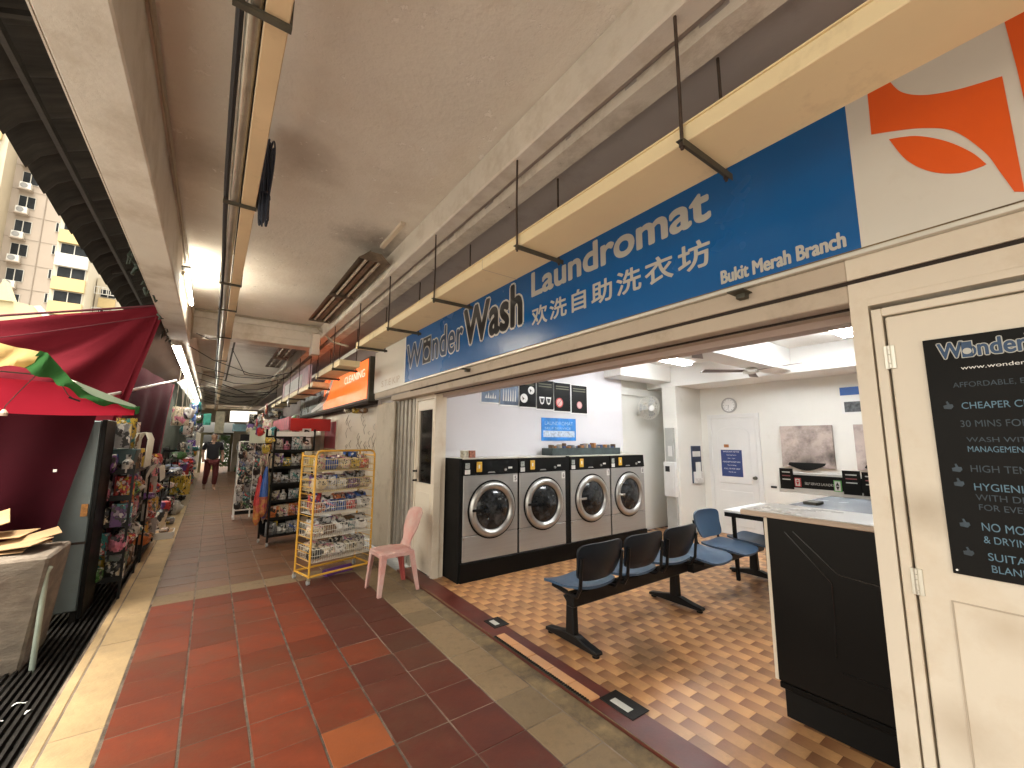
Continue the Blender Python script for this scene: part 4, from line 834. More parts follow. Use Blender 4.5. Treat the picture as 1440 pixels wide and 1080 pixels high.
def bench(name, lab, x0, x1, yb, sgn, seats, backs, legs, cy):
    t = thing(name, lab, 'bench', ((x0+x1)/2, yb, 0), 'linked seat benches in the laundry')
    MB().box(x0, x1, yb-.075, yb-.005, .285, .387).build('beam', M['seatf'], t, bevel=.008)
    for i, cx in enumerate(seats):
        seat_pad(cx, cy, sgn, t)
        for sx_ in (-.16, .16): MB().bar((cx+sx_, yb-.02, .388), (cx+sx_, cy+sgn*.12, .405), .025, .02).build('seat_support', M['seatf'], t)
        if backs[i]:
            yk = cy-sgn*.215
            for s_ in (-1, 1): MB().tube([(cx+s_*.19, cy-sgn*.05, .40), (cx+s_*.205, yk+sgn*.03, .405), (cx+s_*.212, yk-sgn*.012, .47), (cx+s_*.214, yk-sgn*.035, .68)], .013, 8).build('back_bracket', M['seatf'], t, smooth=True)
            seat_back(cx, yk-sgn*.02, sgn, t)
    for lx in legs:
        MB().prism([(lx-.03, yb-.045, .06), (lx-.03, yb+.045, .06), (lx-.03, yb+.035, .30), (lx-.03, yb+.075, .335), (lx-.03, yb-.075, .335), (lx-.03, yb-.035, .30)], (.06, 0, 0)).build('leg', M['seatf'], t, bevel=.008)
        MB().prism([(lx-.035, yb-.27, .022), (lx-.035, yb+.27, .022), (lx-.035, yb+.27, .045), (lx-.035, yb+.16, .062), (lx-.035, yb+.06, .085), (lx-.035, yb-.06, .085), (lx-.035, yb-.16, .062), (lx-.035, yb-.27, .045)], (.07, 0, 0)).build('foot_bar', M['seatf'], t, bevel=.006)
        for s_ in (-1, 1): MB().lathe((lx, yb+s_*.235, .004), (0, 0, 1), [(.026, 0), (.026, .016), (.018, .019)], 14).build('foot_pad', M['blackm'], t, smooth=True)
    return t
bench('linked_bench', 'row of three dark-backed linked seats on a black beam, turned to the washing machines', 2.24, 3.98, 2.42, 1, (2.39, 2.90, 3.41), (1, 1, 1), (2.30, 3.62), 2.43)
bench('linked_bench', 'row of blue linked seats with one backrest left, behind the dark-backed bench', 3.72, 5.15, 2.36, -1, (3.86, 4.38, 4.90), (0, 1, 0), (5.05,), 2.28)
t = thing('folding_table', 'white topped table with black legs behind the blue seats', 'table', (5.0, 1.95, 0))
MB().box(4.62, 5.5, 1.35, 2.45, .735, .76).build('table_top', M['door_white'], t, bevel=.004); MB().box(4.625, 5.49, 1.36, 2.44, .69, .7345).build('apron', M['blackm'], t)
for (lx, ly) in ((4.70, 2.38), (5.42, 2.38), (4.70, 1.42), (5.42, 1.42)): MB().bar((lx, ly, .69), (lx+.02, ly, .02), .035, .03).build('leg', M['blackm'], t)

# ------------------------------------------------------------------ fans and shop lamps
def ceiling_fan(x, y, a0, lab):
    t = thing('ceiling_fan', lab, 'fan', (x, y, 2.4), 'ceiling fans in the laundry'); zt = 2.449 if 2.28 < y < 2.58 else 2.759
    MB().tube([(x, y, 2.42), (x, y, zt)], .012, 10).build('rod', M['fanw'], t)
    MB().lathe((x, y, 2.40), (0, 0, 1), [(.03, -.03), (.09, -.015), (.10, .02), (.07, .045), (.02, .05)], 24).build('motor', M['fanw'], t, smooth=True)
    for k in range(3):
        a = a0+k*2*pi/3; d = Vector((cos(a), sin(a), 0)); n_ = Vector((-sin(a), cos(a), 0)); c0 = Vector((x, y, 2.405))
        p = [c0+d*.09+n_*.04+Vector((0, 0, .01)), c0+d*.60+n_*.065+Vector((0, 0, .012)), c0+d*.62-n_*.05-Vector((0, 0, .006)), c0+d*.09-n_*.04-Vector((0, 0, .006))]
        MB().prism(p, (0, 0, .006)).build('blade', M['fanblade'], t)
ceiling_fan(5.62, 2.50, .35, 'ceiling fan with dark blades under the middle beam, in full view')
ceiling_fan(3.75, 2.15, .5, 'ceiling fan nearer the shop front, only its dark blades showing below the lintel')
t = thing('wall_fan', 'round pale wall fan with a wire guard, high beside the pier', 'fan', (6.45, 4.5, 2.1))
c = Vector((6.0, 4.36, 2.07)); ax = Vector((-.35, -.9, -.2)).normalized()
b = MB(); e1 = ax.cross(Vector((0, 0, 1))).normalized(); e2 = ax.cross(e1)
for rr_2, h_ in ((.20, .03), (.15, .065), (.10, .085), (.20, -.01), (.15, -.045)):
    b.tube([c+ax*h_+(e1*cos(a*pi/12)+e2*sin(a*pi/12))*rr_2 for a in range(25)], .0035, 5, cap=False)
for k in range(24):
    a = k*pi/12; q = e1*cos(a)+e2*sin(a); b.tube([c+ax*.09+q*.03, c+ax*.075+q*.13, c+ax*.03+q*.20, c-ax*.05+q*.14], .002, 4)
b.build('guard', M['fanw'], t)
MB().lathe(c+ax*.075, ax, [(.05, 0), (.05, .018), (.0001, .02)], 20).build('hub_cap', M['white'], t, smooth=True); MB().lathe(c-ax*.13, ax, [(.03, 0), (.06, .02), (.06, .08), (.03, .1)], 18).build('motor', M['fanw'], t, smooth=True)
for k in range(3):
    a = k*2*pi/3; q = e1*cos(a)+e2*sin(a); q2 = -e1*sin(a)+e2*cos(a); MB().prism([c+q*.03-q2*.02, c+q*.17-q2*.06, c+q*.17+q2*.07, c+q*.03+q2*.03], ax*.003).build('blade', mat('fan_blade_grey', (.35, .36, .36), .4), t)
MB().tube([c-ax*.12, (6.02, 4.52, 1.96), (6.02, 4.599, 1.95)], .018, 8).build('arm', M['fanw'], t)
def shop_lamp(x0, x1, y, z, lab, mk='tube_shop'):
    t = thing('shop_lamp', lab, 'lamp', ((x0+x1)/2, y, z), 'lit lamps on the laundry ceiling')
    MB().box(x0, x1, y-.13, y+.13, z+.03, z+.06).build('batten', M['door_white'], t, bevel=.004)
    for d in ((-.09, -.03, .03, .09) if z > 2.68 else (-.05, .05)): MB().tube([(x0+.02, y+d, z+.008), (x1-.02, y+d, z+.008)], .016, 12).build('tube', M[mk], t, smooth=True)
    MB().box(x0, x0+.03, y-.06, y+.06, z-.01, z+.0295).box(x1-.03, x1, y-.06, y+.06, z-.01, z+.0295).build('tube_holder', M['door_white'], t)
    MB().tube([(x0+.2, y, z+.06), (x0+.2, y, 2.759)], .006, 6).tube([(x1-.2, y, z+.06), (x1-.2, y, 2.759)], .006, 6).build('stem', M['door_white'], t)
shop_lamp(4.45, 5.65, 3.38, 2.62, 'lit twin tube lamp beyond the middle beam of the laundry ceiling')
shop_lamp(2.6, 3.8, 3.2, 2.66, 'unseen, weakly lit twin tube lamp over the washing machines, above the lintel line', 'tube_dim')  # hidden lamp put in to raise the brightness of the machine wall
shop_lamp(4.6, 5.85, 1.45, 2.695, 'bright lit twin tube lamp close to the cream wall edge')

# ------------------------------------------------------------------ pink chair
t = thing('plastic_chair', 'faded pink plastic chair standing in front of the narrow door', 'chair', (0, 0, 0))
def padf(uu, v):
    x = uu-.5; y = v-.5; q = max(abs(x), abs(y))*2; a = math.atan2(y, x); k = 1/(abs(cos(a))**4+abs(sin(a))**4)**.25 if q > 0 else 1
    X = q*k*cos(a)*.205; Y = q*k*sin(a)*.20
    return (X*(1-.08*(Y/.2)), Y, .43-.012*(1-q*q)+(-.014 if q > .93 else 0))
b = MB().grid(padf, 14, 14); n = len(b.v); b.grid(lambda a, c: (lambda p: (p[0]*.985, p[1]*.985, p[2]-.022))(padf(a, c)), 14, 14)
ring = [i for i in range(15)]+[15*j+14 for j in range(1, 15)]+[14*15+i for i in range(13, -1, -1)]+[15*j for j in range(13, 0, -1)]
for i in range(len(ring)): a, c_ = ring[i], ring[(i+1) % len(ring)]; b.f.append((a, c_, c_+n, a+n)); b.t.append(0)
b.build('seat', M['pink'], t, smooth=True)
def backf(uu, v):          # spoon-shaped back: narrow waist, wide top
    z = .42+.42*v; wd = .10+.085*(1/(1+math.exp(-(v-.35)*14))) - (.05*((v-.9)/.1)**2 if v > .9 else 0)+.05*max(0, .15-v)/.15
    X = (uu-.5)*2*wd; return (X, .185+.13*v**1.2-.02*(1-(uu-.5)**2*4)*0+.03*(abs(uu-.5)*2)**2*-1, z-(.012*(abs(uu-.5)*2)**4 if v > .9 else 0))
b = MB().grid(backf, 10, 14); n = len(b.v); b.grid(lambda a, c: (lambda p: (p[0], p[1]+.012, p[2]))(backf(a, c)), 10, 14)
ring = [i for i in range(11)]+[11*j+10 for j in range(1, 15)]+[14*11+i for i in range(9, -1, -1)]+[11*j for j in range(13, 0, -1)]
for i in range(len(ring)): a, c_ = ring[i], ring[(i+1) % len(ring)]; b.f.append((a, c_, c_+n, a+n)); b.t.append(0)
b.build('backrest', M['pink'], t, smooth=True)
for sx, sy in ((-1, -1), (1, -1), (-1, 1), (1, 1)):
    p0 = Vector((sx*.165, sy*.16, .415)); p1 = Vector((sx*.20, sy*(.205 if sy < 0 else .24), 0))
    MB().prism([p0+Vector((-sx*.035, -sy*.005, 0)), p0+Vector((sx*.022, -sy*.005, 0)), p0+Vector((sx*.022, sy*.03, 0)), p0+Vector((0, sy*.034, 0)), p0+Vector((-sx*.035, sy*.018, 0))], (0, 0, -.001)) if False else None
    vs = []
    for (p, s_) in ((p0, 1), (p0.lerp(p1, .5), .78), (p1, .6)):
        for (dx, dy) in ((-.04, .012), (-.04, .03), (.028, .03), (.028, -.04), (.010, -.04), (.010, .012)): vs.append(p+Vector((sx*dx*s_, sy*dy*s_, 0)))
    fs = [(k*6+i, k*6+(i+1) % 6, (k+1)*6+(i+1) % 6, (k+1)*6+i) for k in range(2) for i in range(6)]+[tuple(range(6)), tuple(range(17, 11, -1))]
    MB().add(vs, fs).build('leg', M['pink'] if sy < 0 else mat('redder_pink_plastic', (.42, .09, .08), .5, var=.15) if sx < 0 else M['pink'], t, bevel=.003)
b = MB().tube([(-.185, -.15, .33), (-.185, .17, .33)], .0001, 4) if False else MB()
b.box(-.17, .17, -.197, -.185, .375, .412).box(-.17, .17, .185, .197, .375, .412).box(-.207, -.195, -.15, .15, .375, .412).box(.195, .207, -.15, .15, .375, .412)
b.build('apron', M['pink'], t, bevel=.003)
t.location = (1.60, 4.335, 0); t.rotation_euler = (0, 0, radians(-88)); t.scale = (.88, .90, .93)

# ------------------------------------------------------------------ goods: shapes shared by all the racks
GM = {}
PAL = dict(red=(.45, .03, .03), orange=(.55, .16, .04), yellow=(.6, .42, .05), green=(.08, .22, .06), teal=(.03, .2, .2), blue=(.03, .09, .32), white=(.62, .6, .56), cream=(.55, .47, .33), grey=(.25, .25, .25), black=(.02, .02, .02), pink=(.55, .18, .25), brown=(.2, .11, .05), purple=(.12, .04, .2), silver=(.45, .45, .46))
def goods(kind, colr, seed):
    key = (kind, colr, seed)
    if key in GM: return GM[key]
    R_ = random.Random(hash(kind) % 1000+seed) if False else random.Random(sum(map(ord, kind+colr))+seed); b = MB()
    ks = [k_ for k_ in PAL if k_ != colr]; R2 = random.Random(sum(map(ord, colr))*7+seed)
    m_ = mat('goods_%s_%d' % (colr, seed), PAL[colr], .32, var=.3, scale=1.5, bump=.5, bscale=5, rnd=.25, patch=(R2.choice((2.5, 4, 6)), (PAL[R2.choice(ks)], .72), (PAL['white'], .84), (PAL['black'], .80)), spec=.6)
    if kind in ('packet', 'bag', 'bundle'):
        nu, nv = (8, 8); w_, h_, d_ = dict(packet=(.5, 1, .22), bag=(.5, .8, .5), bundle=(.6, .5, .5))[kind]
        def fn(sg):
            def g(a, c):
                x = (a-.5)*2; z = c*2-1; q = max(0, (1-abs(x)**3)*(1-abs(z)**3)); nn = mnoise.noise(Vector((x*1.7+seed*3, z*1.9, sg)))+.5*mnoise.noise(Vector((x*5, z*5+seed, sg*2)))
                return (x*w_*(1+.07*nn)*(1-.18*abs(z)**2*(kind != 'packet')), sg*(d_*q**.6*(1+.55*nn)), (z*.5+.5)*h_*(1+.05*nn))
            return g
        b.grid(fn(1), nu, nv).grid(fn(-1), nu, nv)
    elif kind == 'box': b.box(-.5, .5, -.3, .3, 0, 1).box(-.42, .42, -.31, -.3, .15, .5)
    elif kind == 'bottle': b.lathe((0, 0, 0), (0, 0, 1), [(.28, 0), (.3, .05), (.3, .6), (.12, .78), (.1, .86), (.14, .86), (.14, 1), (.0001, 1)], 12)
    elif kind == 'roll': b.lathe((-.5, 0, .35), (1, 0, 0), [(.35, 0), (.36, .1), (.36, .9), (.35, 1)], 12)
    me = b.mesh(kind, True, 0); me.materials.append(m_); GM[key] = me; return me
NM = dict(packet='goods_packet', bag='plastic_bag', bundle='cloth_bundle', box='goods_box', bottle='goods_bottle', roll='goods_roll')
def good(kind, colr, seed, loc, sc, rz, lab, grp, tilt=0):
    o = bpy.data.objects.new(NM[kind], goods(kind, colr, seed)); COL.objects.link(o); o.location = loc; o.scale = sc; o.rotation_euler = (tilt, 0, rz)
    return tag(o, lab, kind if kind != 'bundle' else 'bundle', grp)

# ------------------------------------------------------------------ yellow basket rack
yr = thing('basket_rack', 'yellow framed rack of white wire baskets on castors', 'rack', (0, 0, 0))
RW, RD, RH = .70, .34, 1.38
for sx in (-1, 1):
    MB().tube([(sx*RW/2, -RD/2, .07), (sx*RW/2, -RD/2, RH-.05), (sx*(RW/2-.02), -RD/2, RH-.012), (sx*(RW/2-.06), -RD/2, RH)], .0115, 8).build('post', M['ywire'], yr, smooth=True)
    MB().tube([(sx*RW/2, RD/2, .07), (sx*RW/2, RD/2, RH-.02)], .0115, 8).build('post', M['ywire'], yr, smooth=True)
    for zr in (.08, RH-.06): MB().tube([(sx*RW/2, -RD/2, zr), (sx*RW/2, RD/2, zr)], .0105, 8).build('side_rail', M['ywire'], yr, smooth=True)
    b = MB()
    for k in range(15): b.tube([(sx*RW/2, -RD/2, .16+k*.075), (sx*RW/2, RD/2, .16+k*.075)], .004, 5)
    b.build('side_rungs', M['ywire'], yr)
    for sy in (-1, 1):
        cs = MB().box(sx*RW/2-.012, sx*RW/2+.012, sy*RD/2-.016, sy*RD/2+.016, .045, .07).build('caster', M['galv'], yr)
        MB().lathe((sx*RW/2-.012, sy*RD/2+.012, .024), (1, 0, 0), [(.024, 0), (.024, .024)], 16).build('wheel', M['caster'], cs, smooth=True)
MB().tube([(-RW/2, -RD/2, .08), (RW/2, -RD/2, .08)], .012, 8).build('bottom_rail', M['ywire'], yr, smooth=True)
MB().tube([(-RW/2, RD/2, .08), (RW/2, RD/2, .08)], .012, 8).build('bottom_rail', M['ywire'], yr, smooth=True)
MB().tube([(-RW/2+.06, -RD/2, RH), (RW/2-.06, -RD/2, RH)], .0115, 8).build('top_rail', M['ywire'], yr, smooth=True)
mat('faded_yellow_wire', (.62, .50, .27), .4, var=.1)
BZ = (.22, .46, .70, .94, 1.16)
def basket(z, hgt=.13):
    b = MB(); x0, x1, y0, y1 = -RW/2+.015, RW/2-.015, -RD/2-.02, RD/2-.02
    for zz in (z, z+hgt*.5, z+hgt): b.tube([(x0, y0, zz), (x1, y0, zz), (x1, y1, zz), (x0, y1, zz), (x0, y0, zz)], .0042 if zz > z+.1 else .0026, 5)
    k = 0
    while x0+k*.025 <= x1: b.tube([(x0+k*.025, y0, z+hgt), (x0+k*.025, y0, z), (x0+k*.025, y1, z), (x0+k*.025, y1, z+hgt)], .0018, 4); k += 1
    for j in range(1, 8): yy_ = y0+j*(y1-y0)/8; b.tube([(x0, yy_, z+hgt), (x0, yy_, z), (x1, yy_, z), (x1, yy_, z+hgt)], .0018, 4)
    return b.mesh('basket')
bm_ = basket(0); bm_.materials.append(M['wwire']); by_ = basket(0); by_.materials.append(mat('faded_yellow_wire', (.62, .50, .27), .4, var=.1))
for z in BZ: o = link('basket', by_ if z > .9 else bm_, yr); o.location = (0, 0, z)
b = MB()
for k in range(9): b.tube([(-RW/2+.01, RD/2-.01, 1.16+k*.026), (RW/2-.01, RD/2-.01, 1.16+k*.026)], .002, 4)
for k in range(28): b.tube([(-RW/2+.01+k*.025, RD/2-.01, 1.15), (-RW/2+.01+k*.025, RD/2-.01, RH-.02)], .002, 4)
b.build('back_mesh', MATS['faded_yellow_wire'], yr)
yc, ya = Vector((1.235, 5.17, 0)), radians(14); yr.location = yc; yr.rotation_euler = (0, 0, ya)
MR = Matrix.Translation(yc) @ Matrix.Rotation(ya, 4, 'Z')
rg = random.Random(21)
YG = ((('black', 'silver', 'white', 'white', 'cream'), ('white', 'cream', 'white', 'silver', 'black')), )
rows = (('black', 'cream', 'white', 'cream', 'white'), ('cream', 'brown', 'white', 'silver', 'white'), ('orange', 'blue', 'blue', 'red', 'white'), ('cream', 'silver', 'white', 'purple', 'cream'), ('cream', 'blue', 'cream', 'yellow', 'red'))
tier = ('bottom', 'second', 'middle', 'fourth', 'top')
pos5 = ('at the left end', 'second from the left', 'in the middle', 'fourth from the left', 'at the right end')
for i, z in enumerate(BZ):
    for k in range(5):
        for q in range(2):
            kd = ('bag', 'bundle', 'bundle', 'bag', 'packet')[(i+k+q*2) % 5]; c_ = rows[i][(k+q*3) % 5]
            hh = {'bag': .17, 'bundle': .27, 'packet': .15}[kd]*rg.uniform(.8, 1.1); p = MR @ Vector((-.265+k*.132+q*.03, -.07+q*.13, z+.006+q*.035))
            good(kd, c_, (i*5+k+q) % 3, p, (.15*rg.uniform(.9, 1.15), .16, hh), ya+rg.uniform(-.4, .4), '%s %s %s of the %s basket of the yellow rack, %s' % (c_, kd, ('at the left end', 'left of centre', 'in the middle', 'right of centre', 'at the right end')[k], tier[i], ('front', 'back')[q]), 'goods in the yellow rack')
tag(MB().tube([MR @ Vector(p) for p in ((-.1, 0, .02), (.1, .02, .02), (.22, .02, .02))], .05, 10).build('dark_roll', mat('goods_purple', PAL['purple'], .5), smooth=True), 'dark purple roll lying on the floor under the yellow rack', 'roll')

# ------------------------------------------------------------------ black rack
bk = thing('black_rack', 'tall black shelf rack of mixed packets on castors', 'rack', (0, 0, 0))
BW, BD, BH = .56, .36, 1.66
for sx in (-1, 1):
    for sy in (-1, 1):
        MB().box(sx*BW/2-.012, sx*BW/2+.012, sy*BD/2-.012, sy*BD/2+.012, .06, BH).build('post', M['bwire'], bk)
        MB().lathe((sx*BW/2-.01, sy*BD/2, .026), (1, 0, 0), [(.026, 0), (.026, .02)], 14).build('wheel', M['caster'], bk, smooth=True)
SZ = (.12, .36, .60, .84, 1.08, 1.32)
for z in SZ:
    b = MB().box(-BW/2, BW/2, -BD/2, BD/2, z, z+.008).box(-BW/2, BW/2, -BD/2-.01, -BD/2, z, z+.035); b.tube([(-BW/2, -BD/2, z+.07), (BW/2, -BD/2, z+.07)], .003, 5)
    for k in range(5): b.tube([(-BW/2+.1*k+.08, -BD/2, z+.035), (-BW/2+.1*k+.08, -BD/2, z+.07)], .002, 4)
    b.build('shelf', M['bwire'], bk)
MB().box(-BW/2, BW/2, BD/2-.01, BD/2, .12, BH-.1).build('dark_backing', M['bwire'], bk)  # added black panel, stands for the shade inside the rack
MB().box(-BW/2+.012, BW/2-.012, -BD/2-.004, -BD/2, 1.55, 1.62).build('header_card', M['paper'], bk)
bc, ba = Vector((.985, 7.2, 0)), radians(12); bk.location = bc; bk.rotation_euler = (0, 0, ba); BR = Matrix.Translation(bc) @ Matrix.Rotation(ba, 4, 'Z')
cols = (('grey', 'white', 'grey', 'black'), ('orange', 'cream', 'orange', 'brown'), ('cream', 'white', 'silver', 'brown'), ('silver', 'grey', 'silver', 'white'), ('cream', 'yellow', 'white', 'silver'), ('white', 'pink', 'silver', 'white'))
tier6 = ('bottom', 'second', 'third', 'fourth', 'fifth', 'top'); pos4 = ('leftmost', 'second from the left', 'third from the left', 'rightmost')
for i, z in enumerate(SZ):
    for k in range(4):
        kd = ('packet', 'bag', 'box', 'bag', 'packet', 'bottle')[(i*2+k) % 6] if i != 1 else 'box'; c_ = cols[i][k]; p = BR @ Vector((-.205+k*.137, -.085+.03*(k % 2), z+.009))
        good(kd, c_, k % 3, p, (.155, .17, rg.uniform(.15, .215)), ba+rg.uniform(-.2, .2), '%s %s, %s on the %s shelf of the black rack' % (c_, kd, pos4[k], tier6[i]), 'goods on the black rack')
# folded umbrellas hanging at the left of the black rack
for i, (x, y, z, c1) in enumerate(((.66, 6.95, .42, 'blue'), (.60, 7.02, .30, 'red'), (.69, 7.05, .36, 'yellow'))):
    t = thing('folded_umbrella', ('blue folded umbrella with red and yellow lower half, hanging beside the black rack', 'red folded umbrella hanging lowest beside the black rack', 'yellow folded umbrella tucked behind the blue one')[i], 'umbrella', (x, y, z), 'folded umbrellas by the black rack')
    b = MB(); b.lathe((x, y, z+.28), (0.03, 0, 1), [(.055, 0), (.05, .12), (.025, .36), (.008, .42)], 9); b.build('cloth', M.setdefault('u'+c1, mat('umbrella_'+c1, PAL[c1], .5, var=.3, scale=14, bump=.4, bscale=20)), t)
    MB().lathe((x, y, z), (0.03, 0, 1), [(.012, 0), (.045, .06), (.058, .28)], 9).build('rainbow_panel', mat('umbrella_mix%d' % i, ((.35, .05, .06), (.5, .08, .05), (.10, .06, .25))[i], .5, dirt=((.6, .4, .05), .7, 16), stretch=(1, 1, .3)), t)
    MB().tube([(x+.012, y, z+.68), (x+.015, y, z+.86), (x+.02, y, z+.9)], .006, 6).build('handle', M['wood'], t)
    MB().tube([(x, y, z), (x, y, z-.05)], .003, 5).build('tip', M['chrome'], t)
for i, (x, y, z, c_, kd) in enumerate(((.66, 7.0, 1.30, 'yellow', 'bag'), (.69, 6.98, 1.45, 'yellow', 'bundle'), (.63, 7.0, 1.12, 'cream', 'packet'), (.66, 7.1, 1.0, 'brown', 'packet'), (.58, 7.3, 1.55, 'red', 'bag'))):
    good(kd, c_, i % 3, (x, y, z), (.12, .1, .17), .3*i, '%s %s hanging from the left post of the black rack, %s from the bottom' % (c_, kd, ORD[(2, 3, 1, 0, 4)[i]]), 'goods hanging by the black rack')

# ------------------------------------------------------------------ white net rack with dark goods
nr = thing('net_rack', 'white framed display rack crowded with black and grey goods, before the person', 'rack', (.66, 9.4, 0))
x0, x1, y0, z1 = .44, .93, 9.4, 1.46
b = MB()
for x in (x0, (x0+x1)/2, x1): b.tube([(x, y0, .06), (x, y0, z1)], .012, 6)
b.tube([(x0, y0, .2), (x1, y0, .2)], .014, 6).tube([(x0, y0, z1), (x1, y0, z1)], .012, 6)
b.build('frame', M['white'], nr)
for x in (x0, x1): MB().bar((x, y0, .05), (x, y0+.35, .05), .03, .03).bar((x, y0+.3, .05), (x, y0+.3, z1), .02, .02).build('side_frame', M['white'], nr)
MB().box(x0, x1+.05, y0+.14, y0+.15, .1, 1.6).build('dark_backing', M['bwire'], nr)  # added dark sheet so the gaps between the goods read as shade
MB().box(x0+.14, x1+.01, y0-.02, y0-.012, 1.43, 1.68).build('header_card', mat('pale_green_card', (.55, .62, .5), .6), nr)
for i in range(8):
    for k in range(4):
        c_ = ('black', 'grey', 'black', 'silver', 'black', 'teal', 'white')[(i*3+k*2) % 7]
        good('packet' if (i+k) % 2 else 'bag', c_, (i+k) % 3, (x0+.06+k*.122, y0+.03, .20+i*.155), (.15, .16, .20), .2*((i*k) % 3-1), '%s %s in row %s from the bottom of the white rack, %s' % (c_, 'packet' if (i+k) % 2 else 'bag', ORD[i], pos4[k]), 'goods on the white net rack')
tag(MB().box(1.0, 1.3, 10.6, 10.9, 0, 1.5).build('stacked_cartons', mat('dim_carton', (.25, .18, .13), .8, var=.4, scale=8), bevel=.01), 'tall dim stack of cartons behind the white rack', 'carton')

# ------------------------------------------------------------------ red sign boxes and posters beyond
t = thing('red_light_box', 'bright red box sign standing out above the black rack', 'sign', (1.5, 10, 1.75))
MB().box(1.25, 2.0, 9.3, 9.5, 1.68, 1.93).build('box', M['boxred'], t, bevel=.006); MB().box(1.22, 1.2495, 9.3, 13.2, 1.7, 1.96).build('pink_face', mat('pink_print_face', (.42, .10, .13), .5, var=.5, scale=8), t)
t = thing('red_poster', 'dark red panel on the wall left of the yellow rack top', 'poster', (2.07, 9.9, 1.35)); MB().box(2.065, 2.0795, 9.1, 10.15, 1.32, 1.88).build('sheet', mat('dull_red_panel', (.30, .03, .04), .5, var=.2), t); MB().box(2.062, 2.0795, 9.06, 9.09, 1.30, 1.90).build('frame', M['wwire'], t)
for i, z in enumerate((1.55, 1.38)):
    t = thing('round_mark_sign', ('upper', 'lower')[i]+' small white card with a dark ring beside the black rack', 'card', (1.36, 8.2, z), 'white cards with rings'); MB().box(1.3, 1.44, 8.2, 8.21, z, z+.15).build('card', M['paper'], t); MB().lathe((1.37, 8.199, z+.075), (0, -1, 0), [(.05, 0), (.05, .002)], 16).build('ring', M['ink'], t); MB().lathe((1.37, 8.1965, z+.075), (0, -1, 0), [(.022, 0), (.022, .002)], 12).build('dot', M['paper'], t)
# wire hooks and trinkets on the wall right of the orange sign
b = MB(); rh = random.Random(4)
for k in range(26):
    y = rh.uniform(6.5, 8.4); z = rh.uniform(1.35, 2.0); L_ = rh.uniform(.06, .2); b.tube([(2.076, y, z), (2.05, y+.02, z-L_*.5), (2.07, y+rh.uniform(-.03, .03), z-L_)], .004, 5)
tag(b.build('hanging_hooks', mat('hook_brown', (.28, .22, .16), .6)), 'cluster of thin hooks and chains on the cream wall behind the yellow rack', 'hooks')
for i, (y, z) in enumerate(((7.3, 1.95), (7.9, 1.98), (6.9, 1.93))):
    good('bundle', ('yellow', 'cream', 'brown')[i], i, (1.97, y, z), (.12, .12, .18), i, '%s trinket hanging under the orange lightbox sign' % ('yellowish', 'cream', 'brown')[i], 'trinkets under the orange sign')

# ------------------------------------------------------------------ left side: cabinet, slab, curtain, canopy
t = thing('steel_cabinet', 'tall worn grey-green steel cabinet standing on the drain', 'cabinet', (-1.1, 5.2, 0))
MB().box(-1.5, -.795, 5.08, 5.5, .08, 1.66).build('body', M['locker'], t, bevel=.01)
MB().box(-.794, -.762, 5.07, 5.52, .02, 1.67).build('dark_edge', M['black'], t, bevel=.004)
MB().box(-1.5, -.80, 5.075, 5.0795, .62, .64).build('door_seam', M['groove'], t)
MB().box(-.85, -.81, 5.055, 5.0745, .85, .95).build('orange_sticker', mat('orange_sticker', (.45, .2, .05), .6, var=.5, scale=30), t)
for x in (-1.45, -.84): MB().box(x, x+.04, 5.1, 5.14, -.19, .0795).build('leg', M['iron'], t)
t = tag(MB().prism([(-2.2, 4.16, -.2), (-.93, 4.34, -.2), (-.795, 4.05, .74), (-2.2, 4.0, .74)], (0, .55, 0)).build('stone_counter', M['slab'], bevel=.015), 'rough brown stone counter block carrying torn cardboard, at the left edge', 'counter')
rk = random.Random(8)
for i, (x, y, w_, d_, rz, tl) in enumerate(((-1.18, 4.35, .42, .3, .1, 0), (-1.10, 4.42, .40, .28, .5, .05), (-1.0, 4.3, .26, .2, -.35, .12), (-.98, 4.42, .3, .16, .3, .25), (-1.25, 4.55, .5, .3, -.1, .02), (-1.30, 4.5, .4, .3, .2, .35))):
    o = MB().box(-w_/2, w_/2, -d_/2, d_/2, 0, .006).build('cardboard_sheet', M['card'], bevel=.001); o.location = (x, y, .752+i*.018+(.0 if tl < .3 else .05)); o.rotation_euler = (tl*.6, -tl, rz)
    tag(o, ('flat brown cardboard sheet lying lowest on the stone counter', 'brown cardboard sheet, second up on the stone counter', 'small cardboard scrap at the right edge of the stone counter', 'narrow cardboard strip sticking out toward the cabinet', 'wide cardboard sheet high in the pile on the stone counter', 'cardboard sheet standing tilted on top of the pile')[i], 'cardboard', 'cardboard on the stone counter')
tag(MB().tube([(-.80, 4.12, .66), (-.815, 4.13, .62), (-.84, 4.25, .0), (-.845, 4.28, -.18)], .016, 10).build('bent_pipe', M['pipegreen'], smooth=True), 'pale green metal pipe leaning between the stone counter and the cabinet', 'pipe')
for i, (x, y, a) in enumerate(((-.77, 3.75, .5), (-.70, 3.62, 1.2), (-.82, 3.6, 0), (-.9, 3.9, 2))):
    o = MB().grid(lambda a_, c: ((a_-.5)*.06, (c-.5)*.018*(1-(2*a_-1)**2*.8)+.012*(a_-.5)**2*9*.1, .008*sin(a_*5)+.004), 6, 2).build('litter_scrap', M['paper']); o.location = (x, y, -.006); o.rotation_euler = (0, 0, a)
    tag(o, ('curled white scrap on the drain grating, nearest the cabinet', 'longest white scrap lying on the drain grating', 'small white scrap on the drain grating beside the pipe foot', 'tiny white scrap far left on the grating')[i], 'scrap', 'litter on the drain')
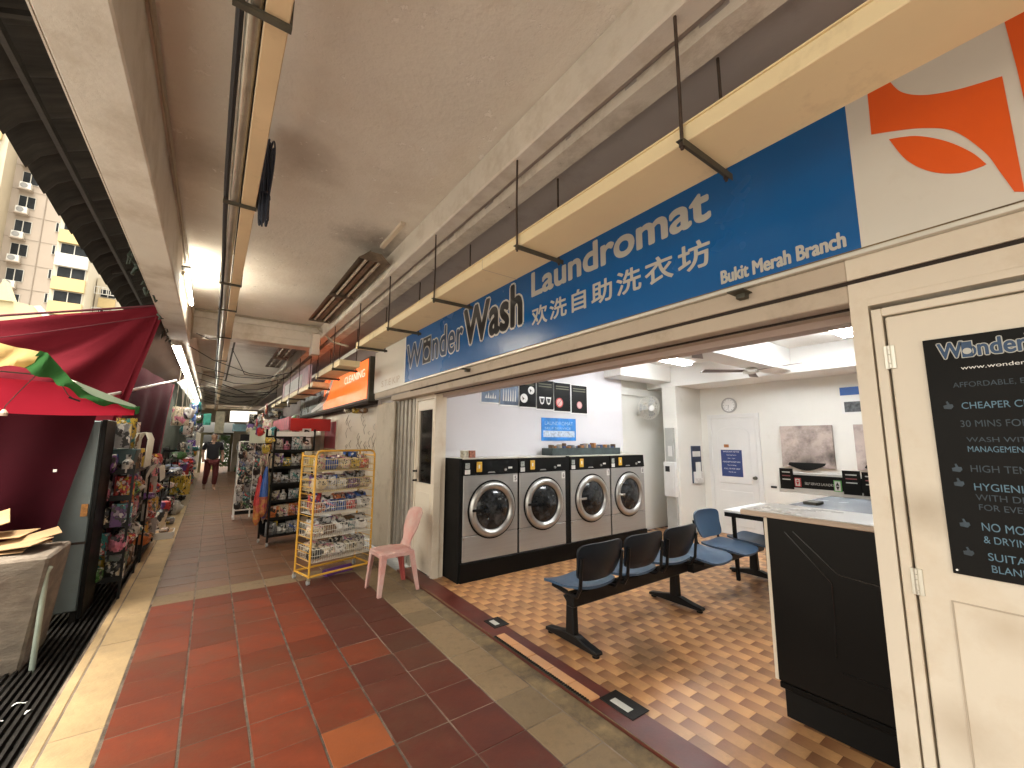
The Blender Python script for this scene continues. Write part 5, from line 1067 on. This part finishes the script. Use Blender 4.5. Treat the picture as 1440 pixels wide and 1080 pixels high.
def wavy(P00, P10, P01, P11, amp, nw, nu=36, nv=14, seed=0, dirn=(0, 1, 0), sag=0):
    P = [Vector(p) for p in (P00, P10, P01, P11)]; dn = Vector(dirn)
    def g(a, c):
        p = (P[0]*(1-a)+P[1]*a)*(1-c)+(P[2]*(1-a)+P[3]*a)*c
        return p+dn*(amp*(sin(a*nw*2*pi+seed+c*1.5)*.6+mnoise.noise(Vector((a*4+seed, c*3, 0)))*1.0)*(.3+.7*c))-Vector((0, 0, sag*sin(pi*a)*(1-c)))
    return g
t = thing('red_tarpaulin', 'large red tarpaulin stretched down from the left beam over the stalls', 'tarpaulin', (-1.5, 6, 2.4))
def drape(a, c):
    p = Vector((-3.6, 6.15, 2.15)).lerp(Vector((-.60, 6.0, 3.0)), a).lerp(Vector((-3.6, 5.9, 1.55)).lerp(Vector((-.86, 5.95, 1.68)), a), c)
    X = (1-a)*2.6; Z = c*1.2; th = math.atan2(Z, X+.02); d = math.hypot(X, Z)
    fold = sin(th*8+.4)*.45+sin(th*19+2*X)*.14+mnoise.noise(Vector((X*1.5, Z*2, 1)))*.8
    return p+Vector((.1, -.9, .25))*(.14*min(1, d*1.4)*fold)-Vector((0, 0, .05*sin(pi*a)*(1-c)))
MB().grid(drape, 80, 36).build('cloth', M['redtarp'], t, smooth=True)
MB().grid(wavy((-.60, 5.98, 2.98), (-.57, 5.95, 2.84), (-.87, 5.93, 1.70), (-.80, 5.92, 1.66), .02, 1, 6, 14, 3), 6, 14).build('folded_edge', M['redtarp'], t, smooth=True)
MB().tube([(-.60, 6.0, 3.0), (-1.7, 6.05, 2.70), (-3.6, 6.15, 2.15)], .012, 6).build('hem_rope', mat('dark_red_hem', (.10, .012, .02), .8), t)
MB().tube([Vector((-.62, 5.93, 2.86)).lerp(Vector((-3.6, 6.0, 2.0)), k/12)-Vector((0, 0, .10*sin(pi*k/12))) for k in range(13)], .006, 5).build('seam', mat('dark_red_hem', (.10, .012, .02), .8), t)
t = thing('maroon_curtain', 'dark maroon curtain hanging behind the stone counter and the cabinet', 'curtain', (-1.6, 5.7, .9))
MB().grid(wavy((-3.4, 4.93, 1.9), (-.80, 4.93, 1.82), (-3.4, 4.93, .1), (-1.06, 4.93, .1), .10, 5, 60, 16, 2), 60, 16).build('cloth', M['maroon'], t, smooth=True)
t = thing('maroon_curtain', 'dark maroon curtain hanging over the corridor edge, front edge slanting into the tarpaulin', 'curtain', (-.9, 8, 1.6))
MB().grid(wavy((-.96, 6.1, 2.45), (-.72, 10.8, 2.6), (-.98, 6.2, .05), (-.78, 10.2, 1.0), .05, 4, 60, 16, 4, (1, 0, 0)), 60, 16).build('cloth', M['maroon'], t, smooth=True)
MB().tube([(-.72, 10.8, 2.6), (-.76, 10.5, 1.9), (-.78, 10.2, 1.0)], .012, 6).build('hem', mat('dark_red_hem', (.10, .012, .02), .8), t)
tag(MB().tube([(-.95, 4.9, 1.80), (-.55, 8.6, 2.45)], .016, 8).build('awning_pole', M['white'], smooth=True), 'white pole slanting up from the canopy corner to the lit tubes', 'pole')
t = thing('brown_canvas', 'brown canvas roof slung between the red tarpaulin and the left beam', 'canvas', (-1, 8, 2.7))
MB().grid(wavy((-.60, 6.15, 2.95), (-.60, 12, 2.9), (-1.9, 6.3, 2.0), (-1.9, 12, 2.1), .05, 3, 30, 12, 5, (0, 0, 1)), 30, 12).build('cloth', cloth('brown_canvas', (.04, .022, .014), .1), t, smooth=True)
t = thing('added_backing_sheet', 'added dim grey-green sheet hiding the bright background along the far left', 'sheet', (-1.2, 15, 1.5))  # added dark backing, darkens the bright gap behind the stalls
MB().grid(wavy((-1.15, 9.0, 3.3), (-.95, 24, 3.3), (-1.15, 9.0, -.05), (-.95, 24, -.05), .06, 9, 60, 8, 6, (1, 0, 0)), 60, 8).build('cloth', cloth('added_backing_cloth', (.05, .055, .045), .1), t, smooth=True)
# market canopy
t = thing('market_canopy', 'red, yellow and green market canopy over the stone counter', 'canopy', (-1.6, 4.6, 1.7))
tip = Vector((-.50, 4.38, 1.735)); Lf = Vector((-2.6, 4.5, 1.69)); yl = Vector((-1.053, 4.40, 2.127))
MB().grid(lambda a, c: (lambda p: p+Vector((0, -.03*sin(c*pi), .012*sin(a*9+c*4)*c)))((Vector((-2.7, 4.42, 1.98)).lerp(Vector((-.86, 4.40, 1.905)), min(1, a*1.35)).lerp(tip+Vector((-.01, 0, -.005)), max(0, (a-.74)/.26)) if a > .74 else Vector((-2.7, 4.42, 1.98)).lerp(Vector((-.86, 4.40, 1.905)), a*1.35)).lerp(Lf.lerp(Vector((-.512, 4.39, 1.682)), a), c)), 40, 8).build('red_panel', M['cred'], t, smooth=True)
MB().grid(lambda a, c: Vector((-2.7, 4.36, 2.45)).lerp(yl, a).lerp(Vector((-2.7, 4.33, 1.985)).lerp(Vector((-1.075, 4.36, 1.965)), a), c)+Vector((0, .07*sin(a*22+c*3)+.03*sin(a*51), -.03*sin(a*17+1)*c)), 70, 8).build('yellow_panel', M['cyellow'], t, smooth=True)
gp = [(-1.053, 2.127), (-1.02, 2.12), (-.99, 2.09), (-.93, 2.0), (-.87, 1.93), (-.81, 1.875), (-.74, 1.82), (-.66, 1.785), (-.58, 1.765), (-.50, 1.745)]
gq = [(-1.125, 1.995), (-1.06, 1.955), (-.99, 1.93), (-.94, 1.90), (-.88, 1.86), (-.82, 1.815), (-.76, 1.775), (-.68, 1.755), (-.60, 1.755), (-.505, 1.73)]
MB().grid(lambda a, c: (lambda i, fr: Vector((gp[i][0]*(1-fr)+gp[min(i+1, 9)][0]*fr, 4.34, gp[i][1]*(1-fr)+gp[min(i+1, 9)][1]*fr)).lerp(Vector((gq[i][0]*(1-fr)+gq[min(i+1, 9)][0]*fr, 4.30, gq[i][1]*(1-fr)+gq[min(i+1, 9)][1]*fr)), c)+Vector((0, .035*sin(a*23+c*2), .012*sin(a*31)*c)))(min(9, int(a*9)), a*9-int(a*9)), 36, 6).build('green_panel', M['cgreen'], t, smooth=True)
pp = [(-.87, 4.36, 1.935), (-.78, 4.40, 1.888), (-.66, 4.45, 1.835), (-.50, 4.42, 1.755)]; pq = [(-.84, 4.335, 1.89), (-.76, 4.335, 1.83), (-.67, 4.335, 1.79), (-.51, 4.335, 1.745)]
MB().grid(lambda a, c: (lambda A, B: Vector(A).lerp(Vector(B), c))(*(tuple(crv(L_, 6)[min(18, int(a*18))]) + () for L_ in ([(p[0], p[2]) for p in pp], [(p[0], p[2]) for p in pq]))) if False else Vector((lambda L1, L2, i: (L1[i][0]*(1-c)+L2[i][0]*c, 4.42*(1-c)+4.335*c, L1[i][1]*(1-c)+L2[i][1]*c))(crv([(p[0], p[2]) for p in pp], 6), crv([(p[0], p[2]) for p in pq], 6), min(18, int(round(a*18))))), 18, 4).build('pale_flap', M['cpale'], t, smooth=True)
MB().prism([(-.51, 4.33, 1.75), (-.478, 4.33, 1.755), (-.482, 4.33, 1.70), (-.50, 4.33, 1.69)], (0, .03, 0)).build('corner_cap', M['cgreen'], t, bevel=.004)
MB().tube([(-2.7, 4.41, 1.975), (-1.3, 4.39, 1.968), (-1.02, 4.37, 1.955)], .005, 5).build('hem', M['cable'], t)
MB().tube([(-1.05, 4.33, 1.95), (-1.12, 4.33, 1.82), (-1.17, 4.33, 1.72), (-1.172, 4.33, 1.70)], .003, 5).build('cord', M['rod'], t); MB().lathe((-1.172, 4.33, 1.655), (0, 0, 1), [(.02, 0), (.022, .02), (.008, .045)], 10).build('cord_weight', M['wood'], t)
MB().tube([(-.93, 4.33, 1.91), (-.88, 4.33, 1.82), (-.84, 4.33, 1.785)], .003, 5).build('cord', M['rod'], t); MB().bar((-.87, 4.32, 1.80), (-.81, 4.32, 1.775), .02, .012).build('clip', M['blackm'], t)
MB().tube([(-1.9, 4.9, -.06), (-1.9, 4.9, 2.4)], .02, 8).build('post', M['galv'], t); MB().tube([(-2.7, 4.45, 2.42), (-1.9, 4.9, 2.4), (-.52, 4.42, 1.76)], .01, 6).build('rib', M['galv'], t)
tag(MB().box(-1.0, -.98, 4.83, 4.84, 1.24, 1.26).build('small_clip', M['white']), 'tiny white clip on the maroon curtain left of the cabinet', 'clip')
# pale tent roof and ropes beyond
t = thing('tent_roof', 'pale yellow tent roof peeking over the red tarpaulin', 'tent', (-6, 20, 4)); MB().prism([(-9, 20, 4.2), (-4.3, 20, 4.75), (-5.15, 20, 5.85), (-9, 20, 6.6)], (0, 3, 0)).build('roof', mat('pale_tent', (.50, .43, .26), .7, var=.06), t); MB().prism([(-5.15, 19.97, 5.85), (-4.3, 19.97, 4.75), (-4.1, 19.97, 4.75), (-5.0, 19.97, 5.9)], (0, .03, 0)).build('gable_edge', M['bwhite'], t)
MB().prism([(-6.1, 19.9, 5.9), (-5.6, 19.9, 5.9), (-5.85, 19.9, 6.6)], (0, .5, 0)).build('peak', mat('pale_tent', (.50, .43, .26), .7, var=.06), t)
for x in (-8.9, -4.4): MB().tube([(x, 21, -.2), (x, 21, 4.5)], .05, 8).build('post', M['galv'], t)

# ------------------------------------------------------------------ left goods racks
def left_rack(y0, y1, n, lab, zt):
    t = thing('display_rack', lab, 'rack', (-.7, (y0+y1)/2, 0), 'display racks along the left edge')
    MB().box(-.90, -.89, y0, y1, -.1, zt).build('dark_backing', M['bwire'], t)
    for y in (y0, y1):
        for x in (-.88, -.60): MB().box(x-.01, x+.01, y-.01, y+.01, -.19, zt).build('post', M['bwire'], t)
    for k in range(n):
        z = .16+k*(zt-.25)/(n-1)
        MB().box(-.88, -.60, y0, y1, z, z+.006).box(-.60, -.594, y0, y1, z, z+.04).box(-.88, -.594, y0-.006, y0, z, z+.05).build('shelf', M['bwire'], t)
    return t
left_rack(5.56, 6.5, 5, 'black shelf rack of bright goods just behind the steel cabinet', 1.25)
left_rack(7.0, 8.3, 4, 'second black shelf rack of goods farther along the left edge', 1.1)
MB
n_i = 0; LC = ('black', 'red', 'orange', 'grey', 'green', 'pink', 'white', 'yellow', 'silver', 'teal', 'purple', 'red', 'brown', 'white')
tr5 = ('bottom', 'second', 'third', 'fourth', 'top'); 
for k in range(5):
    z = .16+k*(1.25-.25)/4+.007
    for j in range(7):
        y = 5.60+j*.138
        for q in range(2):
            if q and j > 1: continue
            c_ = LC[(k*5+j*3+q*4) % 14]; kd = ('packet', 'bag', 'box', 'packet', 'bottle', 'bag')[(k+j*2+q) % 6]
            good(kd, c_, (j+k) % 3, (-.655-.14*q, y-.03*q, z), (.15, .16, rg.uniform(.16, .235)), rg.uniform(1.0, 2.0) if j else rg.uniform(-.3, .3), '%s %s on the %s shelf of the near left rack, %s%s' % (c_, kd, tr5[k], ('frontmost', 'second back', 'third back', 'fourth back', 'fifth back', 'sixth back', 'rearmost')[j], ', inner side' if q else ''), 'goods on the near left rack')
for k in range(4):
    z = .16+k*(1.1-.25)/3+.007
    for j in range(6):
        c_ = LC[(k*4+j*5+2) % 14]; kd = ('bag', 'packet', 'bundle', 'packet', 'box')[(k+j) % 5]
        good(kd, c_, (j+k) % 3, (-.64, 7.1+j*.21, z), (.2, .2, rg.uniform(.2, .29)), rg.uniform(.8, 2.2), '%s %s on the %s shelf of the farther left rack, %s from its front' % (c_, kd, ('bottom', 'second', 'third', 'top')[k], ORD[j]), 'goods on the farther left rack')
# things on and above the near left rack
t = thing('teal_bin', 'dark teal plastic bin on top of the near left rack', 'bin', (-.75, 5.75, 1.26)); MB().prism([(-.87, 5.6, 1.256), (-.62, 5.6, 1.256), (-.60, 5.6, 1.40), (-.89, 5.6, 1.40)], (0, .35, 0)).build('body', mat('dark_teal_plastic', (.02, .06, .065), .4), t, bevel=.006)
for i, (y, c_, kd, zz, s_) in enumerate(((5.62, 'grey', 'box', 1.41, .24), (5.75, 'yellow', 'packet', 1.41, .30), (5.92, 'white', 'packet', 1.38, .30), (6.1, 'cream', 'bag', 1.32, .24), (6.25, 'silver', 'packet', 1.26, .2), (6.35, 'green', 'bag', 1.256, .16), (5.70, 'red', 'bottle', 1.28, .12), (5.98, 'pink', 'bundle', 1.256, .12))):
    good(kd, c_, i % 3, (-.74+.02*(i % 3), y, zz), (.16, .12, s_), .3*i, '%s %s standing %s on top of the near left rack' % (c_, kd, ('in the teal bin', 'upright behind the grey box', 'behind the yellow packet', 'in the wire loops', 'low behind the wire loops', 'at the far end', 'in front of the teal bin', 'in the middle')[i]), 'goods on top of the near left rack')
t = thing('wire_loops', 'bent white wire loops sticking out of the near left rack', 'wire frame', (-.65, 6, 1.3))
for k in range(5):
    y = 5.9+k*.12; MB().tube([(-.68, y, 1.05), (-.66, y, 1.50+.02*(k % 2)), (-.64, y+.02, 1.56), (-.58, y+.02, 1.57), (-.55, y+.01, 1.5), (-.56, y, 1.20)], .008, 6).build('loop', M['wwire'], t, smooth=True)
for k in range(5):
    y = 6.6+k*.14; MB().tube([(-.66, y, .55), (-.62, y, 1.0), (-.56, y, 1.18), (-.48, y, 1.16), (-.46, y, 1.0)], .006, 6).build('loop', M['wwire'], t, smooth=True)
# crates and baskets along the left
t = thing('fruit_crate', 'white and brown open crate on the pale tiles by the left racks', 'crate', (-.48, 8.5, 0))
MB().box(-.60, -.36, 8.35, 8.36, .0, .10).box(-.60, -.36, 8.70, 8.71, 0, .10).box(-.60, -.59, 8.36, 8.70, 0, .10).box(-.37, -.36, 8.36, 8.70, 0, .10).box(-.59, -.37, 8.36, 8.70, 0, .01).build('crate', M['paper'], t); MB().box(-.585, -.375, 8.37, 8.69, .02, .09).build('liner', M['card'], t)
for k in range(3): good('bundle', ('brown', 'cream', 'brown')[k], k, (-.48, 8.43+.1*k, .09), (.1, .1, .1), k, '%s bundle %s in the open crate' % (('dark brown', 'cream', 'light brown')[k], ('at the front', 'in the middle', 'at the back')[k]), 'bundles in the open crate')
rx = random.Random(31)
cnt = {}
def nth(c_, kd, where):
    k_ = (c_, kd, where); cnt[k_] = cnt.get(k_, 0)+1; n_ = cnt[k_]
    return '%s %s %s, %s' % (c_, kd, where, 'nearest of its kind' if n_ == 1 else ORD[n_-1]+' nearest of its kind')
for k in range(46):
    y = 8.9+k*.30; left = True
    c_ = LC[rx.randrange(14)]; kd = rx.choice(('bag', 'bundle', 'box', 'packet', 'bundle')); z = rx.choice((.0, .3, .55, .8, 1.05)); s_ = rx.uniform(.22, .42)
    good(kd, c_, k % 3, (-.58+rx.uniform(-.1, .08), y, z), (s_*.9, s_*.7, s_), rx.uniform(0, 3), nth(c_, kd, 'heaped along the far left edge'), 'goods heaped along the left of the far corridor')
for k in range(40):
    y = 10.2+k*.36; c_ = LC[rx.randrange(14)]; kd = rx.choice(('bag', 'bundle', 'box', 'packet')); z = rx.choice((0, .4, .7, 1.0, 1.3)); s_ = rx.uniform(.25, .45)
    good(kd, c_, k % 3, (1.15+rx.uniform(-.2, .45)+.0*k, y, z), (s_*.9, s_*.7, s_), rx.uniform(0, 3), nth(c_, kd, 'stacked along the far right side'), 'goods stacked along the right of the far corridor')
for k in range(26):
    y = 8.6+k*.5; c_ = ('teal', 'black', 'blue', 'green', 'white', 'grey', 'cream')[rx.randrange(7)]; kd = rx.choice(('bag', 'packet', 'bundle')); s_ = rx.uniform(.22, .4)
    good(kd, c_, k % 3, (-.52+rx.uniform(-.08, .1), y+2, rx.uniform(1.5, 2.35)), (s_*.8, s_*.5, s_), rx.uniform(0, 3), nth(c_, kd, 'hanging from the far left beam'), 'bags hanging from the left beam')
for k in range(34):
    y = 9.6+k*.33; c_ = ('black', 'brown', 'red', 'white', 'grey', 'cream', 'teal', 'silver')[rx.randrange(8)]; kd = rx.choice(('bag', 'packet', 'bundle')); s_ = rx.uniform(.18, .36)
    good(kd, c_, k % 3, (rx.uniform(1.0, 1.6), y, rx.uniform(1.45, 2.25)), (s_*.8, s_*.5, s_), rx.uniform(0, 3), nth(c_, kd, 'hanging along the far right shops'), 'bags hanging along the far right')
for k in range(9):
    y = 9.4+k*1.1; x = .25+.9*rx.random(); t = tag(MB().tube([(-.35, y, 2.85), (x*.4, y+.2, 2.62+.1*rx.random()), (x, y+.1, 2.7), (1.3, y, 2.9)], .007, 5).build('slung_wire', M['cable'], smooth=True), ORD[k]+' dark wire slung across the far corridor, counted from the first cross beam', 'cable', 'wires across the far corridor')
b = MB()
for k in range(16): b.tube([(-.52, 9+k*.8, 2.8), (-.52+rx.uniform(-.03, .03), 9+k*.8, 1.9)], .005, 4)
tag(b.build('hanging_strings', M['cablew'], kind='stuff'), 'many thin strings hanging from the left beam over the goods', 'string')
left_rack(9.0, 10.6, 4, 'third dim shelf rack beside the far goods heaps', 1.2); left_rack(12.5, 14.2, 4, 'fourth dark shelf rack left of the walking person', 1.3)
# end of the corridor
t = thing('end_doorway', 'dark framed doorway with hanging plants at the far end of the corridor', 'doorway', (.2, 24, 0))
MB().box(-.42, -.32, 24, 24.15, 0, 1.72).box(.72, .82, 24, 24.15, 0, 1.72).box(-.42, .82, 24, 24.15, 1.7205, 1.82).build('frame', mat('olive_wood', (.12, .10, .04), .6), t)
MB().box(.28, .33, 24.02, 24.12, 0, 1.72).build('mullion', mat('pale_green_wood', (.35, .36, .2), .6), t)
MB().box(.0, .3, 26, 26.1, 0, 1.5).build('back_board', mat('olive_board', (.2, .2, .08), .6), t)
b = MB(); rl = random.Random(6)
for k in range(700):
    x = rl.uniform(.3, .75); z = rl.uniform(.25, 1.7); y = rl.uniform(24.2, 24.6); a = rl.uniform(0, 6.3); s_ = rl.uniform(.03, .07); q = Vector((cos(a), rl.uniform(-.5, .5), sin(a)))*s_; p = Vector((x, y, z)); w_ = Vector((q.z, 0, -q.x))*.4
    b.add([p-q, p+w_, p+q, p-w_], [(0, 1, 2, 3)], rl.random())
tag(b.build('climbing_plant', M['leaf'], kind='stuff'), 'mass of bright green leaves behind the far doorway', 'plant')
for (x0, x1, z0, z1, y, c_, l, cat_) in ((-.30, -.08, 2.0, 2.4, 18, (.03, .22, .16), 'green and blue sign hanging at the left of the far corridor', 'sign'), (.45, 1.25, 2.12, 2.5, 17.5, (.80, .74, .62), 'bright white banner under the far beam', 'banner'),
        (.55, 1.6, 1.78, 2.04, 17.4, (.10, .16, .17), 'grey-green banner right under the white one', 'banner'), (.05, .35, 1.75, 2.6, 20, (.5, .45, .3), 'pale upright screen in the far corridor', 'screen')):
    o = MB().box(x0, x1, y, y+.05, z0, z1).build('far_'+cat_, mat('far_'+l.split()[0]+str(int(y*10)), c_, .6, var=.4, scale=4, emit=(.45 if 'bright white' in l else .04)), bevel=.01); tag(o, l, cat_)  # emission gives these far panels a glow of their own
MB
struct('end_wall', MB().box(-.6, -.43, 24, 24.2, 0, 2.95).box(.83, 2.0, 24, 24.2, 0, 2.95).box(-.43, .83, 24.0, 24.2, 2.3, 2.95), M['pier'])

# ------------------------------------------------------------------ awning
t = thing('corrugated_awning', 'dark corrugated awning with a scalloped edge above the left beam', 'awning', (-1, 5, 3.6))
per = .415
def awn(y0, y1):
    n_ = int((y1-y0)/per*12)
    def g(a, c):
        y = y0+(y1-y0)*a; wv = .15*(.5-abs(sin(pi*y/per))); 
        pr_ = [(-.60, 4.02), (-.85, 3.90), (-1.12, 3.76), (-1.25, 3.67), (-1.32, 3.56)]
        k = min(3.999, c*4); i = int(k); fr = k-i; x = pr_[i][0]*(1-fr)+pr_[i+1][0]*fr; z = pr_[i][1]*(1-fr)+pr_[i+1][1]*fr
        return (x-wv*.5*c, y, z+wv*(.6+.4*c))
    return MB().grid(g, n_, 8)
for k in range(10): awn(-2+k*2.06, -2+k*2.06+2.10).build('sheet', M['awn'], t, smooth=True)
for k in range(5): MB().bar((-.6, -1+k*4, 3.84), (-1.2, -1+k*4, 3.58), .03, .03).build('rafter', M['awn'], t)
MB().bar((-1.08, -2, 3.63), (-1.08, 18, 3.63), .03, .05).build('purlin', M['awn'], t)
struct('upper_wall', MB().box(-.60, -.4, -7, 34, 3.36, 6.5), M['beam'])
t = thing('cloth_tangle', 'dark tangled rags and wires tied to the outer edge of the left beam', 'rags', (-.6, 5.4, 2.9)); b = MB(); rq = random.Random(2)
for k in range(30):
    y = rq.choice((4.3, 4.9, 5.9, 6.9, 7.2))+rq.uniform(-.25, .25); z = 2.93+rq.uniform(-.08, .08); p = [Vector((-.60, y, z))]
    for j in range(4): p.append(p[-1]+Vector((rq.uniform(-.025, .025), rq.uniform(-.09, .09), rq.uniform(-.06, .04))))
    b.tube(p, rq.uniform(.005, .012), 5)
b.build('frayed_wires', mat('dark_green_rag', (.03, .045, .03), .8, var=.4), t, kind='stuff'); MB().tube([(-.60, 3.6, 2.99)]+[(-.60+.004*sin(k), 3.8+k*.25, 2.95+.015*cos(k*2.1)) for k in range(18)], .012, 6).build('rope', mat('dark_green_rag', (.03, .045, .03), .8, var=.4), t)

# ------------------------------------------------------------------ apartment blocks
def block(lab, x0, x1, y0, y1, zt, m_, wins, bands=(), acs=(), extras=None):
    t = thing('apartment_block', lab, 'building', ((x0+x1)/2, y0, 0), 'apartment blocks across the road')
    MB().box(x0, x1, y0, y1, -.2, zt).build('wall', m_, t)
    for (a0, a1, c0, c1, mm, dep) in bands: MB().box(a0, a1, y0-dep, y0-.01, c0, c1).build('balcony_front', mm, t)
    for (a0, a1, c0, c1) in wins:
        w_ = MB().box(a0-.06, a1+.06, y0-.09, y0-.01, c0-.06, c1+.06).build('window', M['bwhite'], t)
        MB().box(a0, a1, y0-.12, y0-.091, c0, c1).build('pane', M['bglass'], w_)
        MB().box((a0+a1)/2-.04, (a0+a1)/2+.04, y0-.15, y0-.121, c0, c1).build('mullion', M['bwhite'], w_)
    for (a0, a1, c0, c1) in acs:
        u_ = MB().box(a0, a1, y0-.75, y0-.2, c0, c1).build('air_conditioner', M['acw'], t, bevel=.03); MB().lathe(((a0*.6+a1*.4), y0-.751, (c0+c1)/2), (0, -1, 0), [((c1-c0)*.40, 0), ((c1-c0)*.40, .03), ((c1-c0)*.3, .035)], 20).build('fan_grille', mat('ac_grille', (.25, .25, .25), .5), u_)
        MB().box(a0-.1, a1+.1, y0-.85, y0-.01, c0-.14, c0-.02).build('bracket', M['bpink'], t)
    return t
wz = [32.9+3.03, 29.8+3.1-0.0, 29.7, 26.6, 23.5, 20.3, 17.2, 14.1]
zs = [36.0, 32.95, 29.8, 26.6, 23.6, 20.4, 17.3, 14.2, 11.1]
block('grey-pink apartment block with air conditioners under every window', -22.4, -17.0, 74, 84, 44, M['bpink'], [(-21.65, -20.35, z, z+1.45) for z in zs]+[(-18.25, -17.75, z+1.0, z+2.1) for z in (24.6-1, 20.4, 17.3, 27.6-1)], acs=[(-21.7, -20.7, z-.95, z-.15) for z in zs])
for z in zs: pass
tg = bpy.data.objects['apartment_block']
for z in zs: MB().box(-22.39, -17.01, 73.97, 73.995, z+2.2, z+2.28).build('floor_band', mat('band_line', (.3, .26, .22), .8), tg)
MB().box(-19.5, -19.42, 73.9, 73.99, 5, 44).build('rain_pipe', mat('band_line', (.3, .26, .22), .8), tg)
block('yellow and cream apartment block with horizontal window strips, farthest left', -34, -22.4, 71, 82, 46, M['bcream'],
      [(-30, -23.0, z, z+1.5) for z in (38.3-.3, 34.6-.3, 31.2-.3, 27.8, 24.4, 21.0, 17.6, 14.2)], bands=[(-33.9, -22.9, z, z+1.5, M['byellow'], .35) for z in (39.7+.2, 36.2, 32.8, 29.4, 26.0, 22.6, 19.2, 15.8)])
block('yellow and white stepped apartment block with wide balconies', -17.0, -14.0, 70, 82, 40, M['bcream'],
      [(-16.6+.0, -14.3, z, z+1.25) for z in (23.6, 20.7, 17.7, 14.7, 26.6, 29.6)], bands=[(-16.9, -14.1, z, z+1.55, (M['bwhite'] if i == 1 else M['byellow']), .5) for i, z in enumerate((24.95, 22.0, 19.05, 16.05, 13.0, 28.0, 31.0))])
block('low yellow end block with white balcony rails, right of the stepped block', -13.9, -10.0, 74, 84, 22.5, M['bcream'], [(-13.4, -12.0, z, z+1.0) for z in (20.0, 17.2, 14.4)], bands=[(-13.5, -11.9, z, z+1.3, M['byellow'], .4) for z in (18.5, 15.7, 12.9)])
tg = bpy.data.objects['apartment_block.003']
for z in (21.1, 18.3):
    MB().bar((-13.9, 73.2, z), (-11.2, 73.2, z), .08).bar((-13.9, 73.2, z-.9), (-11.2, 73.2, z-.9), .08).build('balcony_rail', M['bwhite'], tg)
    for k in range(8): MB().bar((-13.9+k*.38, 73.2, z-.9), (-13.9+k*.38, 73.2, z), .06).build('baluster', M['bwhite'], tg)

# ------------------------------------------------------------------ walking person
def skinned(name, pts, edges, rad, m_, parent=None, sub=2):
    me = bpy.data.meshes.new(name); me.from_pydata(pts, edges, []); o = bpy.data.objects.new('tmp', me); COL.objects.link(o)
    sk = o.modifiers.new('s', 'SKIN'); 
    for i, v in enumerate(me.skin_vertices[0].data): v.radius = rad[i] if isinstance(rad[i], tuple) else (rad[i], rad[i]); v.use_root = (i == 0)
    o.modifiers.new('u', 'SUBSURF').levels = sub
    dg = bpy.context.evaluated_depsgraph_get(); m2 = bpy.data.meshes.new_from_object(o.evaluated_get(dg)); bpy.data.objects.remove(o)
    m2.materials.clear(); m2.materials.append(m_)
    for p in m2.polygons: p.use_smooth = True
    return link(name, m2, parent)
px_, py_ = .06, 15.35
pe = thing('person', 'person in black T-shirt and maroon trousers walking down the corridor', 'person', (0, 0, 0))
P_ = [(0, 0, .90), (0, 0, 1.05), (0, 0, 1.22), (0, 0, 1.36), (0, .0, 1.45), (0, -.02, 1.53), (0, -.01, 1.60), (0, 0, 1.66),
      (.09, 0, .86), (.10, -.07, .50), (.10, .02, .09), (.10, -.12, .04), (-.09, 0, .86), (-.10, .05, .49), (-.11, .24, .13), (-.11, .14, .05),
      (.18, 0, 1.37), (.24, .04, 1.12), (.25, -.07, .90), (.25, -.10, .82), (-.18, 0, 1.37), (-.25, -.02, 1.12), (-.24, -.14, .92), (-.24, -.17, .84)]
E_ = [(0, 1), (1, 2), (2, 3), (3, 4), (4, 5), (5, 6), (6, 7), (0, 8), (8, 9), (9, 10), (10, 11), (0, 12), (12, 13), (13, 14), (14, 15), (3, 16), (16, 17), (17, 18), (18, 19), (3, 20), (20, 21), (21, 22), (22, 23)]
R_ = [(.15, .11), (.13, .10), (.15, .11), (.13, .09), .055, .075, .09, .07, .09, .06, .04, .035, .09, .06, .04, .035, .055, .042, .033, .03, .055, .042, .033, .03]
skinned('body', P_, E_, R_, M['skin'], pe)
skinned('shirt', [(0, 0, .86), (0, 0, 1.05), (0, 0, 1.22), (0, 0, 1.37), (0, 0, 1.42), (.18, 0, 1.38), (.235, .03, 1.17), (-.18, 0, 1.38), (-.24, -.01, 1.17)], [(0, 1), (1, 2), (2, 3), (3, 4), (3, 5), (5, 6), (3, 7), (7, 8)], [(.18, .14), (.165, .13), (.175, .13), (.15, .11), .075, .075, .065, .075, .065], M['tee'], pe)
skinned('trousers', [(0, 0, .92), (.09, 0, .84), (.10, -.07, .50), (.10, .01, .16), (-.09, 0, .84), (-.10, .05, .49), (-.11, .22, .18)], [(0, 1), (1, 2), (2, 3), (0, 4), (4, 5), (5, 6)], [(.16, .125), .105, .08, .062, .105, .08, .062], M['trous'], pe)
skinned('hair', [(0, .02, 1.55), (0, .015, 1.62), (0, .005, 1.685)], [(0, 1), (1, 2)], [.07, .095, .07], M['hair'], pe)
pe.location = (px_, py_, 0); pe.rotation_euler = (0, 0, .15)
print('objects', len(bpy.data.objects), 'tiles', ntile)
